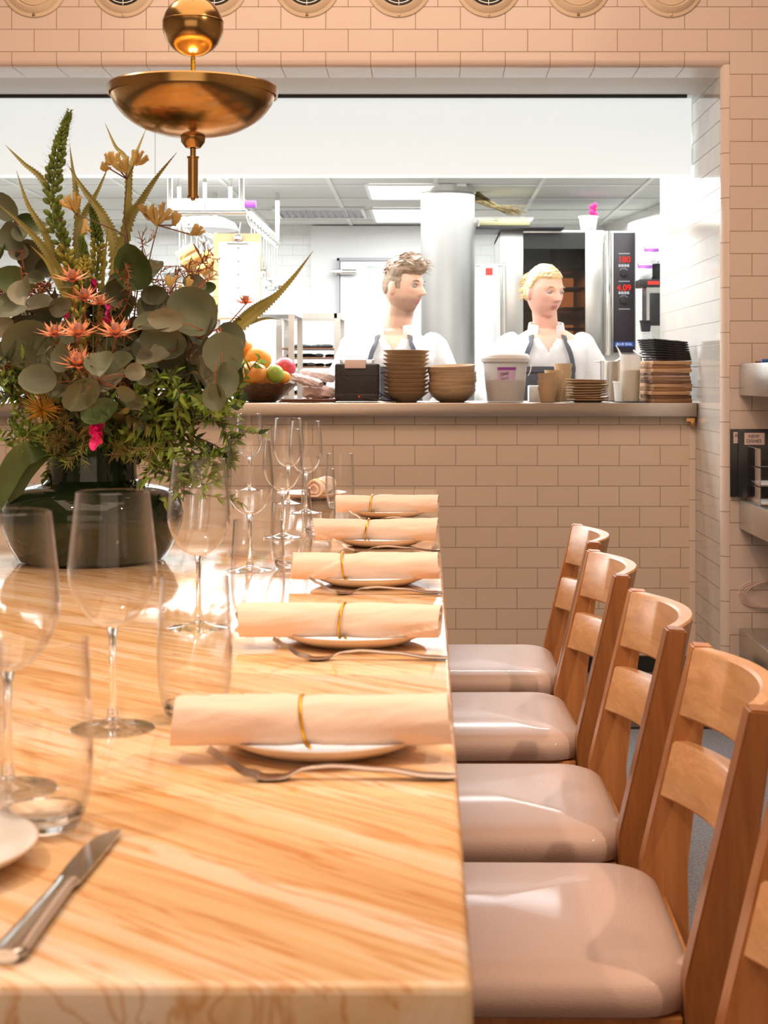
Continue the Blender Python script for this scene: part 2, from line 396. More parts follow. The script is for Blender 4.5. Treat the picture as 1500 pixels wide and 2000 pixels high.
# kitchen shell
KX0, KY1, KZ = -4, 11.56, 2.2
slab('floor_kitchen', KX0, 2.4, YB+.05, KY1, -.06, 0, M['kfloor'])
slab('wall_kitchen_back', KX0, 2.6, KY1, KY1+.1, 0, 2.5, M['tile_kit'])
slab('ceiling_kitchen', KX0, 2.6, YB+.12, KY1, KZ, KZ+.1, mat('ceiling_board', (.72, .72, .68), .8))
bm = BM()
a, b_ = Vector((1.285, KY1)), Vector((1.80, 7.6))
for (p, q) in ((a, b_),):
    quad(bm, [(p.x, p.y, 0), (q.x, q.y, 0), (q.x, q.y, KZ), (p.x, p.y, KZ)])
    quad(bm, [(q.x, q.y, 0), (1.80, 6.7, 0), (1.80, 6.7, KZ), (q.x, q.y, KZ)])
struct('wall_kitchen_right', bm, M['tile_kity'])
slab('wall_kitchen_return', XJ+.3, 1.85, 6.6, 6.72, 0, KZ, M['tile_kit'])
# ceiling grid
bm = BM(); 
for k in range(9): box(bm, KX0, 2.0, 6.4+.68*k-.012, 6.4+.68*k+.012, KZ-.006, KZ-.001)
for k in range(9): box(bm, -3.56+.6*k+.0-.012, -3.56+.6*k+.012, 6.3, KY1-.01, KZ-.007, KZ-.001)
struct('trim_7', bm, mat('grid', (.8, .8, .76), .5))
# cold room wall + door
CX0 = -.853
slab('wall_cold_room', CX0, .3, KY1-.06, KY1-.005, 0, 2.19, M['white_pl'])
dr = struct('door_1', box(BM(), -.638, .12, KY1-.12, KY1-.065, .05, 1.93, .006), M['white_pl'], smooth=True)
fr = obj('door_frame', box(box(box(BM(), -.662, -.642, KY1-.13, KY1-.062, .05, 1.95), .124, .144, KY1-.13, KY1-.062, .05, 1.95), -.66, .144, KY1-.13, KY1-.062, 1.932, 1.955), M['greyink'], dr)
hb = BM(); box(hb, -.70, -.60, KY1-.16, KY1-.12, 1.83, 1.87, .01); tube(hb, [(-.62, KY1-.17, 1.85), (-.52, KY1-.17, 1.85)], .018, 12)
obj('hinge', hb, M['chrome'], dr)
nt_ = tag(obj('notice_sheet', box(BM(), -.46, -.33, KY1-.124, KY1-.1215, 1.60, 1.915), M['paper']), 'white list sheet with green heading on the cold room door', 'paper')
text('heading', 'PREPARATION', (-.395, KY1-.1255, 1.885), .016, M['green'], nt_)
bm = BM()
for k in range(9): box(bm, -.45, -.45+random.uniform(.05, .1), KY1-.1258, KY1-.125, 1.63+.027*k, 1.634+.027*k)
obj('list_lines', bm, M['greyink'], nt_)
# ------------------------------------------------------------------ counter
ct = thing('serving_counter', 'long brushed steel pass counter on the tiled half wall', 'counter', (0, 0, 0))
bm = box(BM(), -3.9, XJ-.003, 5.862, 6.35, .951, 1.002, .003); obj('counter_top', bm, M['steelh'], ct)
bn = thing('prep_bench', 'lower steel prep bench behind the pass counter', 'bench', (0, 0, 0))
obj('bench_top', box(BM(), -3.9, XJ-.004, 6.36, 6.66, .86, .90, .004), M['steelh'], bn)
for x in (-3.7, -2.2, -.7, .8): obj('leg', box(BM(), x-.02, x+.02, 6.4, 6.44, 0, .86), M['steel'], bn)
br_ = thing('pipe_bracket', 'small rusty bracket under the right end of the counter', 'bracket', (.985, 5.91, .925))
obj('plate', box(box(BM(), -.014, .004, -.03, .0, -.012, .02, .002), -.03, .0, -.035, -.028, .008, .02), M['copper'], br_, loc=(0, 0, 0))
# ------------------------------------------------------------------ round wall vents (top), no lamps inside
def port(X, k, label):
    t = thing('wall_vent', label, 'light', (X, YF-.004, 2.431), 0, 'round cream vents along the top of the wall')
    bm = BM(); prof = [(.072, -.004), (.076, .014), (.081, .018), (.093, .012), (.100, .004), (.111, .002), (.113, -.001)]
    lathe(bm, prof, 48); bmesh.ops.rotate(bm, verts=bm.verts, matrix=Matrix.Rotation(pi/2, 3, 'X'))
    obj('trim_ring', bm, M['cream_paint'], t)
    bm = BM(); lathe(bm, [(0, .001), (.075, .001)], 32); bmesh.ops.rotate(bm, verts=bm.verts, matrix=Matrix.Rotation(pi/2, 3, 'X'))
    if k in (0, 6, 7):
        bm.free(); bm = BM(); lathe(bm, [(0, .010), (.04, .010), (.072, .003)], 32); bmesh.ops.rotate(bm, verts=bm.verts, matrix=Matrix.Rotation(pi/2, 3, 'X'))
        obj('cover_disc', bm, M['cream_paint'], t)
    else:
        obj('backing', bm, M['dark'], t)
        bm = BM()
        for r in (.066, .054, .042, .030, .015): tube(bm, [(r*cos(a*pi/16), -.012, r*sin(a*pi/16)) for a in range(33)], .0016, 6)
        for a in range(4): tube(bm, [(-.073*cos(a*pi/4), -.010, -.073*sin(a*pi/4)), (.073*cos(a*pi/4), -.010, .073*sin(a*pi/4))], .0014, 6)
        obj('grille', bm, M['chrome'], t)
    bm = BM(); ball(bm, (0, -.006, -.1045), .0048, 12, (1, .5, 1)); obj('screw', bm, M['cream_paint' if k % 3 else 'brass'], t)
for k, x in enumerate([67, 242, 420, 600, 779, 954, 1129, 1310]):
    w = ['round cream vent at the far left of the top wall, blank cover', 'round cream vent between the left corner and the pendant lamp', 'round cream vent just right of the pendant ball', 'second round cream vent right of the pendant ball', 'third round cream vent right of the pendant ball, dark inside', 'fourth round cream vent right of the pendant ball, dark grille', 'second round cream vent from the right, blank cover', 'rightmost round cream vent, above the opening corner'][k]
    port((x-VX)/575, k, w)
# ------------------------------------------------------------------ table
tb = thing('communal_table', 'long glossy orange veined marble dining table laid for guests', 'table', (-.76, 2.8, 0))
TX0, TX1, TY0, TY1, TZ = -1.60, .025, .886, 4.78, .76
bm = box(BM(), TX0+.76, TX1+.76, TY0-2.8, TY1-2.8, TZ-.062, TZ, .006, 3); obj('tabletop', bm, M['marble'], tb)
for y in (-1.2, 1.2):
    bm = box(BM(), -.3, .3, y-.1, y+.1, .03, TZ-.062, .006); box(bm, -.42, .42, y-.2, y+.2, 0, .03, .006)
    obj('pedestal', bm, M['oakd'], tb)
# ------------------------------------------------------------------ chairs
def sgrid(bm, fn, nu, nv, closed_u=False, mi=0):
    g = [[bm.verts.new(fn(i/nu, j/nv)) for j in range(nv+1)] for i in range(nu+1)]
    for i in range(nu):
        for j in range(nv):
            f = bm.faces.new((g[i][j], g[i+1][j], g[i+1][j+1], g[i][j+1])); f.material_index = mi
    return g
def prism(bm, outline, y0, y1, bev=.003):
    n = len(outline)
    A = [bm.verts.new((x, y0, z)) for x, z in outline]; B = [bm.verts.new((x, y1, z)) for x, z in outline]
    fs = [bm.faces.new(A), bm.faces.new(B[::-1])]
    for k in range(n): fs.append(bm.faces.new((A[k], B[k], B[(k+1) % n], A[(k+1) % n])))
    if bev:
        es = list({e for f in fs for e in f.edges}); bmesh.ops.bevel(bm, geom=es, offset=bev, segments=2, affect='EDGES')
    return bm
def pad_mesh():
    # rounded-corner crowned cushion: x from -.16 to .288
    bm = BM(); x0, x1, hw = -.165, .288, .212; rb, rf = .072, .03
    def outline(ins):
        pts = []
        for (cx, cy, r, a0) in ((x1-rb, hw-rb, rb, 0), (x0+rf, hw-rf, rf, pi/2), (x0+rf, -hw+rf, rf, pi), (x1-rb, -hw+rb, rb, 1.5*pi)):
            for k in range(9):
                a = a0+pi/2*k/8; pts.append((cx+max(r-ins, .002)*cos(a), cy+max(r-ins, .002)*sin(a)))
        return pts
    layers = [(.010, .428), (.003, .432), (0, .442), (.001, .452), (.006, .462), (.015, .4685), (.028, .473)]
    prev = None; n = 36
    for ins, z in layers:
        cur = [bm.verts.new((x, y, z)) for x, y in outline(ins)]
        if prev:
            for k in range(n): bm.faces.new((prev[k], prev[(k+1) % n], cur[(k+1) % n], cur[k]))
        else: bm.faces.new(cur[::-1])
        prev = cur
    cx, cy = .07, 0
    for s in (.85, .7, .5, .3, .12):
        z = .473+.011*(1-s*s)
        cur = []
        for (x, y) in outline(.028): cur.append(bm.verts.new((cx+(x-cx)*s, cy+(y-cy)*s, z)))
        for k in range(n): bm.faces.new((prev[k], prev[(k+1) % n], cur[(k+1) % n], cur[k]))
        prev = cur
    bm.faces.new(prev)
    return bm
def rail(bm, z0, z1, xf0, xf1, bow=.045, th=.022, hw=.178):
    # curved board between posts; xf0/xf1 front x at z0/z1
    N = 20
    def fx(t, z): return xf0+(xf1-xf0)*(z-z0)/(z1-z0)+bow*(1-(2*t-1)**2)
    rows = []
    e = .003
    for i in range(N+1):
        t = i/N; y = -hw+2*hw*t
        sec = [(0, z0+e), (0, z1-e), (e, z1), (th-e, z1), (th, z1-e), (th, z0+e), (th-e, z0), (e, z0)]
        rows.append([bm.verts.new((fx(t, z)+dx, y, z)) for dx, z in sec])
    for a, b in zip(rows, rows[1:]):
        for k in range(8): bm.faces.new((a[k], a[(k+1) % 8], b[(k+1) % 8], b[k]))
    bm.faces.new(rows[0][::-1]); bm.faces.new(rows[-1])
    return bm
def make_chair(loc, rz, label):
    t = thing('dining_chair', label, 'chair', loc, rz, 'oak dining chairs along the right side of the table')
    s = obj('seat', pad_mesh(), M['leather'], t)
    bm = BM()
    box(bm, -.15, .268, -.20, -.178, .362, .428, .002); box(bm, -.15, .268, .178, .20, .362, .428, .002)
    box(bm, -.165, -.143, -.2, .2, .362, .428, .002); box(bm, .262, .300, -.178, .178, .362, .432, .002)
    obj('seat_frame', bm, M['oak'], t)
    for sy in (-1, 1):
        y0, y1 = (-.214, -.178) if sy < 0 else (.178, .214)
        ol = [(.300, 0), (.272, .36), (.268, .47), (.335, .754), (.362, .752), (.325, .47), (.330, .36), (.345, 0)]
        obj('back_post', prism(BM(), ol, y0, y1, .0025), M['oakd' if sy < 0 else 'oak'], t)
        obj('leg', box(BM(), -.165, -.128, y0, y1, 0, .362, .003), M['oak'], t)
    obj('top_rail', rail(BM(), .663, .752, .3165, .335), M['oaky'], t)
    obj('lower_rail', rail(BM(), .560, .632, .292, .309), M['oaky'], t)
    for yy in (-.202, .184): obj('stretcher', box(BM(), -.13, .29, yy, yy+.018, .16, .19, .002), M['oak'], t)
    return t
c0 = make_chair((0, 1.295, 0), 0, 'nearest oak dining chair, only a sliver of its back post at the right frame edge')
dup(c0, (.002, 1.865, 0), R(-1), 'oak dining chair with large pink leather seat in the lower right, beside the table corner')
dup(c0, (-.008, 2.385, 0), 0, 'second full oak dining chair from the camera with pink leather seat')
dup(c0, (-.014, 2.965, 0), R(1), 'third full oak dining chair from the camera, second from the tiled wall')
dup(c0, (.0, 3.53, 0), R(-.5), 'farthest oak dining chair on the right, closest to the tiled wall')
# ------------------------------------------------------------------ glasses
def wine_parts(t):
    bo = [(.0045, .098), (.012, .1005), (.023, .108), (.034, .122), (.0405, .138), (.0425, .152), (.0415, .170), (.0385, .198), (.0350, .229)]
    inn = [(r-.0012, z) for r, z in bo[::-1][:-1]]; inn[0] = (bo[-1][0]-.0009, .2293)
    inn += [(.010, .1035), (0, .1025)]
    bm = BM(); pro = []
    def dense(pts):
        q = spline([(r, 0, z) for r, z in pts], 4); return [(max(p.x, 0), p.z) for p in q]
    lathe(bm, dense(bo)+dense(inn), 56); obj('bowl', bm, M['glass'], t)
    bm = BM(); lathe(bm, [(0, .1015), (.0065, .0995), (.0055, .096), (.0036, .088), (.0032, .06), (.0036, .03), (.006, .012), (.0075, .0095), (0, .0095)], 24); obj('stem', bm, M['glassfoot'], t)
    bm = BM(); lathe(bm, [(0, .0002), (.040, .0002), (.041, .0012), (.040, .0022), (.028, .0035), (.016, .0058), (.008, .0095), (0, .0095)], 56); obj('foot', bm, M['glass'], t)
wg = [((15, 1545), 'wine glass cut by the left frame edge, behind the near tumbler'),
      ((220, 1425), 'nearest full wine glass, standing in front of the green vase'),
      ((388, 1228), 'wine glass just right of the green vase, behind the second tumbler'),
      ((488, 1115), 'wine glass beyond the third tumbler, fourth in the row from the camera'),
      ((552, 1050), 'wine glass fifth in the row, level with the third napkin roll'),
      ((597, 1002), 'wine glass sixth in the row, its rim beside the counter fascia'),
      ((563, 984), 'farthest wine glass at the table end, tallest in the photo'),
      ((487, 958), 'wine glass at the far head of the table, seen through the others'),
      ((55, 985), 'far wine glass at the left frame edge, half hidden by the vase')]
w0 = None
GZ = TZ
for (px, py), lb in wg:
    Y = .34*F/(py-VY); X = (px-VX)*Y/F
    if w0 is None:
        w0 = thing('wine_glass', lb, 'glass', (X, Y, GZ), 0, 'wine glasses on the marble table'); wine_parts(w0)
    else: dup(w0, (X, Y, GZ), random.random(), lb)
tg = [((84, 1622), 'nearest stemless tumbler, at the lower left beside the knife'),
      ((380, 1405), 'tumbler behind the left end of the nearest napkin roll'),
      ((504, 1218), 'tumbler behind the left end of the second napkin roll'),
      ((569, 1111), 'tumbler behind the left end of the third napkin roll'),
      ((622, 1046), 'tumbler left of the fourth napkin roll'),
      ((664, 994), 'farthest tumbler, left of the last napkin roll')]
bo = [(0, .0006), (.020, .0006), (.026, .003), (.0315, .014), (.0355, .032), (.0372, .055), (.0368, .085), (.0352, .115), (.0335, .143)]
inn = [(.0326, .1433), (.0340, .115), (.0356, .085), (.036, .055), (.0342, .034), (.029, .018), (.018, .0105), (0, .009)]
q1 = [(max(p.x, 0), p.z) for p in spline([(r, 0, z) for r, z in bo[1:]], 4)]
q2 = [(max(p.x, 0), p.z) for p in spline([(r, 0, z) for r, z in inn], 4)]
tm = None
for (px, py), lb in tg:
    Y = .34*F/(py-VY); X = (px-VX)*Y/F
    if tm is None:
        tm = thing('tumbler', lb, 'glass', (X, Y, GZ), 0, 'stemless tumblers on the marble table')
        bm = BM(); lathe(bm, [(0, .0006)]+q1+q2, 64); obj('body', bm, M['glass'], tm)
        bm = BM(); lathe(bm, [(0, .0012), (.0205, .0012), (.0265, .0036), (.0312, .0142), (.0292, .0172), (.0182, .0100), (0, .0085)], 64); obj('thick_base', bm, M['glassfoot'], tm)
    else:
        dup(tm, (X, Y, GZ), 0, lb)
# ------------------------------------------------------------------ place settings
def plate_parts(bm_r=.095):
    bm = BM()
    lathe(bm, [(0, .0), (.055, .0), (.070, .003), (.090, .0115), (.0955, .0155), (.0965, .0175), (.0945, .0178)], 64, mi=0)
    lathe(bm, [(.0945, .0178), (.088, .0148), (.070, .0085), (.05, .0065), (0, .0062)], 64, mi=1)
    bmesh.ops.remove_doubles(bm, verts=bm.verts, dist=.00005)
    return bm
pl0 = None
def plate(loc, lb, rz=0):
    global pl0
    if pl0 is None:
        pl0 = tag(obj('side_plate', plate_parts(), [M['plate'], M['plate_top']]), lb, 'plate', 'side plates on the marble table'); o = pl0
    else:
        o = pl0.copy(); COL.objects.link(o); o['label'] = lb
    o.location = loc; o.rotation_euler = (0, 0, rz); return o
def napkin(loc, rz, lb, seed, L=.246, r=.0225, band=.115, flare=0):
    t = thing('napkin_roll', lb, 'napkin', loc, rz, 'rolled napkins on the side plates')
    bm = BM(); NU, NV = 60, 56; rnd = random.Random(seed); ph = rnd.uniform(0, 6); tw = rnd.uniform(-1.2, 1.2)
    rings = []
    for i in range(NU+1):
        u = i/NU; x = -L/2+L*u; ring = []
        pinch = -.0022*exp(-((x-(band-L/2))/.012)**2)
        slump = .003*sin(u*5+ph)
        for j in range(NV):
            a = 2*pi*j/NV
            # overlap fold step spirals along roll
            fold = ((a/(2*pi)+tw*u+ph) % 1.0)
            step = .0032*(1-fold)**1.5
            rr = r+pinch+step-.0011+.0022*noise.noise(Vector((x*14, cos(a)*1.5+seed, sin(a)*1.5)))+.0009*noise.noise(Vector((x*60+a*4, cos(a)*3+seed, sin(a)*3)))
            rr *= 1+flare*abs(u-.5)**3*4
            x2 = x+(.006*sin(a*1+ph) if i in (0, NU) else 0)*0+ (u-.5)*.006*sin(a+ph)
            z = rr*sin(a)*.93; 
            if z < -r*.8: z = -r*.8-(abs(z)-r*.8)*.15
            ring.append(bm.verts.new((x2, rr*cos(a)+slump*.5, z+r*.83)))
        rings.append(ring)
    for A, B in zip(rings, rings[1:]):
        for j in range(NV): bm.faces.new((A[j], A[(j+1) % NV], B[(j+1) % NV], B[j]))
    # inward spiral ends
    for rg, s in ((rings[0], 1), (rings[-1], -1)):
        prev = rg; cx = sum((v.co for v in rg), Vector())/NV
        for kk, (sc, dx) in enumerate(((.86, .001), (.80, .010), (.62, .010), (.58, .001), (.42, .001), (.36, .012), (.0, .012))):
            if sc == 0: bm.faces.new([v for v in prev] if s > 0 else prev[::-1]); break
            cur = [bm.verts.new(Vector((v.co.x+s*dx, cx.y+(v.co.y-cx.y)*sc, cx.z+(v.co.z-cx.z)*sc))) for v in rg]
            for j in range(NV): bm.faces.new((prev[j], prev[(j+1) % NV], cur[(j+1) % NV], cur[j]))
            prev = cur
    obj('roll', bm, M['napkin'], t)
    bm = BM(); bx = band-L/2; pts = []
    for k in range(41):
        a = 2*pi*k/40; zz = (r+.0004)*sin(a)*.95
        if zz < -r*.8: zz = -r*.8-.0004
        pts.append((bx+.004*sin(a+ph), (r+.0008)*cos(a), zz+r*.83))
    tube(bm, pts, .0017, 8, cap=False)
    tube(bm, [(bx+.002, -r*.6, .003), (bx+.003, -r*.9, .0035), (bx+.006, -r*1.15, .0015)], .0015, 6)
    obj('gold_band', bm, M['gold'], t)
    return t
def fork_mesh():
    bm = BM(); L = .209   # tines at x=0, handle end at x=L
    def zc(u):   # centre height
        pts = [(0, .026), (.06, .018), (.16, .006), (.24, .0022), (.30, .0025), (.40, .0095), (.50, .0112), (.7, .0085), (.9, .0036), (1, .0028)]
        for (a, za), (b, zb) in zip(pts, pts[1:]):
            if u <= b:
                t = (u-a)/(b-a); t = t*t*(3-2*t); return za+(zb-za)*t
        return .0028
    def wd(u):
        pts = [(.21, .0118), (.25, .0125), (.30, .0105), (.36, .0042), (.42, .0034), (.6, .0042), (.85, .0080), (.95, .0090), (1, .0062)]
        if u <= .21: return .0118
        for (a, za), (b, zb) in zip(pts, pts[1:]):
            if u <= b: return za+(zb-za)*(u-a)/(b-a)
        return .006
    N = 40; rows = []
    for i in range(N+1):
        u = .20+.80*i/N; w = wd(u); z = zc(u); th = .0011+.0006*(u > .4)
        rows.append([bm.verts.new((u*L, y, z+dz)) for y, dz in ((-w, 0), (-w*.6, th), (0, th*1.2-(.0012 if u < .3 else 0)), (w*.6, th), (w, 0), (w*.6, -th), (0, -th*1.2-(.0012 if u < .3 else 0)), (-w*.6, -th))])
    for a, b in zip(rows, rows[1:]):
        for k in range(8): bm.faces.new((a[k], a[(k+1) % 8], b[(k+1) % 8], b[k]))
    bm.faces.new(rows[0][::-1]); bm.faces.new(rows[-1])
    for y in (-.0098, -.0033, .0033, .0098):
        tube(bm, [(u*L, y, zc(u)) for u in [.205*(1-k/8) for k in range(9)]], lambda t: .0018-.0009*t, 8, flat=.7)
    return bm
fk0 = None
def fork(loc, rz, lb):
    global fk0
    if fk0 is None: fk0 = tag(obj('table_fork', fork_mesh(), M['cutlery']), lb, 'fork', 'forks beside the side plates'); o = fk0
    else: o = fk0.copy(); COL.objects.link(o); o['label'] = lb
    o.location = loc; o.rotation_euler = (0, 0, rz)
nm = ['nearest', 'second', 'third', 'fourth', 'farthest']
for k, (pc, nx0, nx1, fy, bx) in enumerate([(1.455, 340, 880, 1.338, 597), (2.03, 465, 860, 1.90, 670), (2.60, 570, 858, 2.475, 673), (3.20, 614, 853, 3.07, 717), (3.84, 655, 856, 3.70, 727)]):
    wh = ['nearest', 'second', 'third', 'fourth', 'farthest'][k]
    plate((-.095, pc, TZ+.0003), f'{wh} side plate on the right of the table, under the {wh} napkin roll')
    yn = pc-.048; x0 = (nx0-VX)*yn/F; x1 = (nx1-VX)*yn/F; xb = (bx-VX)*yn/F
    napkin(((x0+x1)/2, yn, TZ+.0150), R([.5, -1, 1.2, -.6, .8][k]), f'{wh} peach napkin roll from the camera, tied with a gold band', 11+k*7, L=x1-x0, r=.0235, band=xb-x0, flare=[0, .0, .05, .12, 0][k])
    fork((-.186, fy, TZ+.0002), R([0, .3, -.4, 0, .5][k]), f'{wh} fork from the camera, lying in front of the {wh} napkin roll')
# head of table setting
plate((-.325, 4.42, TZ+.0003), 'brown rimmed plate at the far head of the table, under the end-on napkin')
napkin((-.30, 4.40, TZ+.0150), R(84), 'napkin roll at the far head of the table, its spiral end facing the camera', 77, L=.24, r=.024, band=.06)
kf = thing('table_knife', 'steel table knife pointing away at the lower left of the table', 'knife', (-.2445, .93, TZ))
def knife_parts(t):
    bm = BM(); 
    ol = [(-.0085, .122), (-.0095, .16), (-.0092, .20), (-.006, .228), (.004, .2455), (.0075, .249), (.0092, .235), (.0095, .20), (.009, .15), (.0088, .122)]
    A = [bm.verts.new((x, y, .0045)) for x, y in ol]; B = [bm.verts.new((x, y, .0032)) for x, y in ol]
    bm.faces.new(A); bm.faces.new(B[::-1])
    for k in range(len(ol)): bm.faces.new((A[k], B[k], B[(k+1) % len(ol)], A[(k+1) % len(ol)]))
    bmesh.ops.bevel(bm, geom=bm.edges[:], offset=.0004, segments=1, affect='EDGES')
    obj('blade', bm, M['chrome'], t)
    bm = BM(); N = 26; rows = []
    for i in range(N+1):
        y = -.012+.137*i/N; u = i/N
        w = .0125*(1-.42*u**.6) if i > 1 else (.008 if i == 0 else .0112)
        if u > .93: w = .0085
        h = .0042*(1-.1*u)
        rows.append([bm.verts.new((w*cos(a), y, .0045+h*sin(a))) for a in [2*pi*k/16 for k in range(16)]])
    for a, b in zip(rows, rows[1:]):
        for k in range(16): bm.faces.new((a[k], a[(k+1) % 16], b[(k+1) % 16], b[k]))
    bm.faces.new(rows[0][::-1]); bm.faces.new(rows[-1])
    obj('handle', bm, M['chrome'], t)
knife_parts(kf); kf.rotation_euler = (0, 0, R(-2.0))
plate((-.368, 1.095, TZ+.0003), 'pale side plate cut by the left frame edge, beside the steel knife')
for k, (px, py) in enumerate(((362, 957), (380, 957))):
    Y = .34*F/(py-VY)
    fork(((px-VX)*Y/F-.0, Y, TZ+.0002), R(84), ['left', 'right'][k]+' fork of the pair at the far head of the table')
# ------------------------------------------------------------------ pendant lamp
LY = 2.75; LX = (377-VX)*LY/F
def lz(y): return EYE-(y-VY)*LY/F
pn = thing('pendant_lamp', 'brass bowl pendant lamp with ball above, hanging over the flowers', 'lamp', (LX, LY, 0))
zr = lz(172); rb = .143
bm = BM(); out = []
for k in range(19):
    a = (pi/2)*k/18; out.append((rb*cos(a)**.93 if k < 18 else .001, zr-.086*sin(a)))
inn = [(max(r-.002, 0), z+.002) for r, z in out][::-1]
lathe(bm, out, 72); obj('bowl', bm, M['brass'], pn)
bm = BM(); lathe(bm, inn, 72); obj('bowl_lining', bm, M['brassin'], pn)
bm = BM(); lathe(bm, [(rb-.004, zr+.001), (rb, zr-.012), (rb+.003, zr-.014), (rb+.0045, zr), (rb+.002, zr+.003), (rb-.003, zr+.003), (rb-.004, zr+.001)], 72); obj('rim', bm, M['brass'], pn)
bm = BM(); ball(bm, (0, 0, lz(52)), .0525, 40); obj('ball', bm, M['brass'], pn)
bm = BM(); lathe(bm, [(.0528, lz(42)+.0012), (.0534, lz(42)), (.0528, lz(42)-.0012)], 48); obj('ball_seam', bm, M['brass'], pn)
bm = BM(); tube(bm, [(0, 0, lz(112)), (0, 0, lz(265))], .004, 16); obj('rod', bm, M['gold'], pn)
bm = BM(); lathe(bm, [(0, lz(258)), (.0215, lz(258)), (.023, lz(264)), (.0205, lz(278)), (.013, lz(289)), (0, lz(292))], 36); obj('finial_cup', bm, M['brass'], pn)
bm = BM(); lathe(bm, [(0, lz(288)), (.005, lz(289)), (.005, lz(306)), (.0105, lz(306)), (.0105, lz(309)), (.0088, lz(310)), (.0088, lz(382)), (.0105, lz(383)), (.0105, lz(387)), (.004, lz(388)), (.004, lz(391)), (0, lz(393))], 32); obj('handle', bm, M['brass'], pn)
bm = BM(); tube(bm, [(0, 0, lz(2)), (0, 0, 3.3)], .004, 12); obj('cable', bm, M['dark'], pn)
bm = BM(); ball(bm, (0, 0, lz(182)), .02, 20); obj('bulb', bm, M['bulb'], pn)
# ------------------------------------------------------------------ items on the pass counter
CZ = 1.0022
def cx(x, Y): return (x-VX)*Y/F
# ticket printer
t = thing('ticket_printer', 'black ticket printer with paper slip on the steel counter', 'printer', (cx(699, 6.02), 6.02, CZ))
bm = BM(); box(bm, -.083, .083, -.085, .085, .004, .146, .008, 3); box(bm, -.080, .080, -.0875, -.08, .006, .032, .001); box(bm, -.084, .084, -.087, .086, .100, .1015); obj('body', bm, M['black_pl'], t)
bm = BM(); tube(bm, [(-.058, -.03, .148), (.056, -.03, .148)], .012, 20); box(bm, -.066, -.056, -.045, -.015, .142, .162, .002); box(bm, .054, .064, -.045, -.015, .142, .162, .002); obj('roller', bm, M['chrome'], t)
bm = BM(); W = .038
pts = [(-.03, .147), (-.04, .163), (-.06, .168), (-.088, .160), (-.096, .14), (-.094, .128)]
for (a, b) in zip(pts, pts[1:]): quad(bm, [(-.045, a[0], a[1]), (.033, a[0], a[1]), (.033, b[0], b[1]), (-.045, b[0], b[1])])
bmesh.ops.remove_doubles(bm, verts=bm.verts, dist=1e-5); obj('paper_slip', bm, M['receipt'], t)
bm = BM(); ball(bm, (.0085, -.0885, .022), .0028, 10); obj('power_light', bm, M['red_led'], t)
bm = BM(); box(bm, -.05, .005, -.0885, -.0872, .012, .030); obj('port_panel', bm, M['dark'], t)
bm = BM(); tube(bm, spline([(.02, -.09, .018), (.07, -.10, .012), (.11, -.09, .006), (.145, -.07, .005), (.13, -.04, .01), (.10, -.05, .028), (.085, -.02, .02)], 6), .0032, 8)
tube(bm, spline([(.085, -.05, .035), (.11, -.085, .02), (.135, -.1, .006), (.15, -.08, .005), (.12, -.06, .005)], 6), .0028, 8); obj('cable', bm, M['dark'], t)
# stacks
def lathe_obj(name, prof, m, seg=48):
    bm = BM(); lathe(bm, prof, seg); return bm
bowl_flare = [(0, 0), (.038, 0), (.041, .002), (.0865, .037), (.0880, .0392), (.0865, .0396), (.038, .0055), (0, .005)]
bowl_flat = [(0, 0), (.045, 0), (.05, .003), (.080, .016), (.0885, .022), (.0895, .0245), (.087, .0245), (.078, .0195), (.046, .0065), (0, .006)]
def stack(name, prof, m, n, base, dz, loc, lb, cat, group, jit=.003, tilt=0, z0=None, sc=None):
    first = None
    for i in range(n):
        k = n-1-i; label = lb.format(ordl(k, n))
        z = loc[2]+(0 if i == 0 else base+dz*(i-1))
        if first is None:
            o = first = tag(obj(name, lathe_obj(name, prof, m), m), label, cat, group)
        else: o = first.copy(); COL.objects.link(o); o['label'] = label
        j = 0 if i == 0 else jit
        o.location = (loc[0]+random.uniform(-j, j), loc[1]+random.uniform(-j, j), z)
        tl = 0 if i == 0 else tilt
        o.rotation_euler = (random.uniform(-tl, tl)*.3, random.uniform(-tl, tl), random.random()*6)
Y0 = 6.0
stack('flared_bowl', bowl_flare, M['stone'], 11, .0160, .0156, (cx(793, Y0), Y0, CZ), '{} flared brown bowl in the tall stack next to the ticket printer', 'bowl', 'tall stack of flared brown bowls', .002, .015)
bowl_round = [(0, 0), (.045, 0), (.052, .003), (.078, .022), (.090, .044), (.0895, .052), (.0875, .0525), (.074, .028), (.045, .010), (0, .008)]
stack('round_bowl', bowl_round, M['stone'], 8, .012, .0125, (cx(883, Y0), Y0+.02, CZ), '{} round stoneware bowl in the shorter stack before the column', 'bowl', 'short stack of round stoneware bowls', .004, .08)
plate_prof = [(0, 0), (.05, 0), (.055, .003), (.072, .005), (.079, .0095), (.0785, .0115), (.070, .009), (.05, .0055), (0, .005)]
stack('stoneware_plate', plate_prof, M['stone'], 9, .0095, .0093, (cx(1148, Y0), Y0, CZ), '{} small plate in the plate stack left of the cream container', 'plate', 'stack of small stoneware plates', .005, .04)
cup_prof = [(0, 0), (.0255, 0), (.027, .001), (.0365, .056), (.0365, .058), (.0340, .058), (.0250, .004), (0, .0035)]
for (x, Y, n, dz, wh) in ((1069, 5.97, 3, .026, 'front left'), (1082, 6.10, 3, .032, 'middle'), (1099, 6.24, 4, .030, 'rear right, tallest')):
    stack('clay_cup', cup_prof, M['stone'], n, dz, dz, (cx(x, Y), Y, CZ), '{} clay cup in the '+wh+' cup stack beside the plates', 'cup', 'stacked clay cups on the counter', .0008, .01)
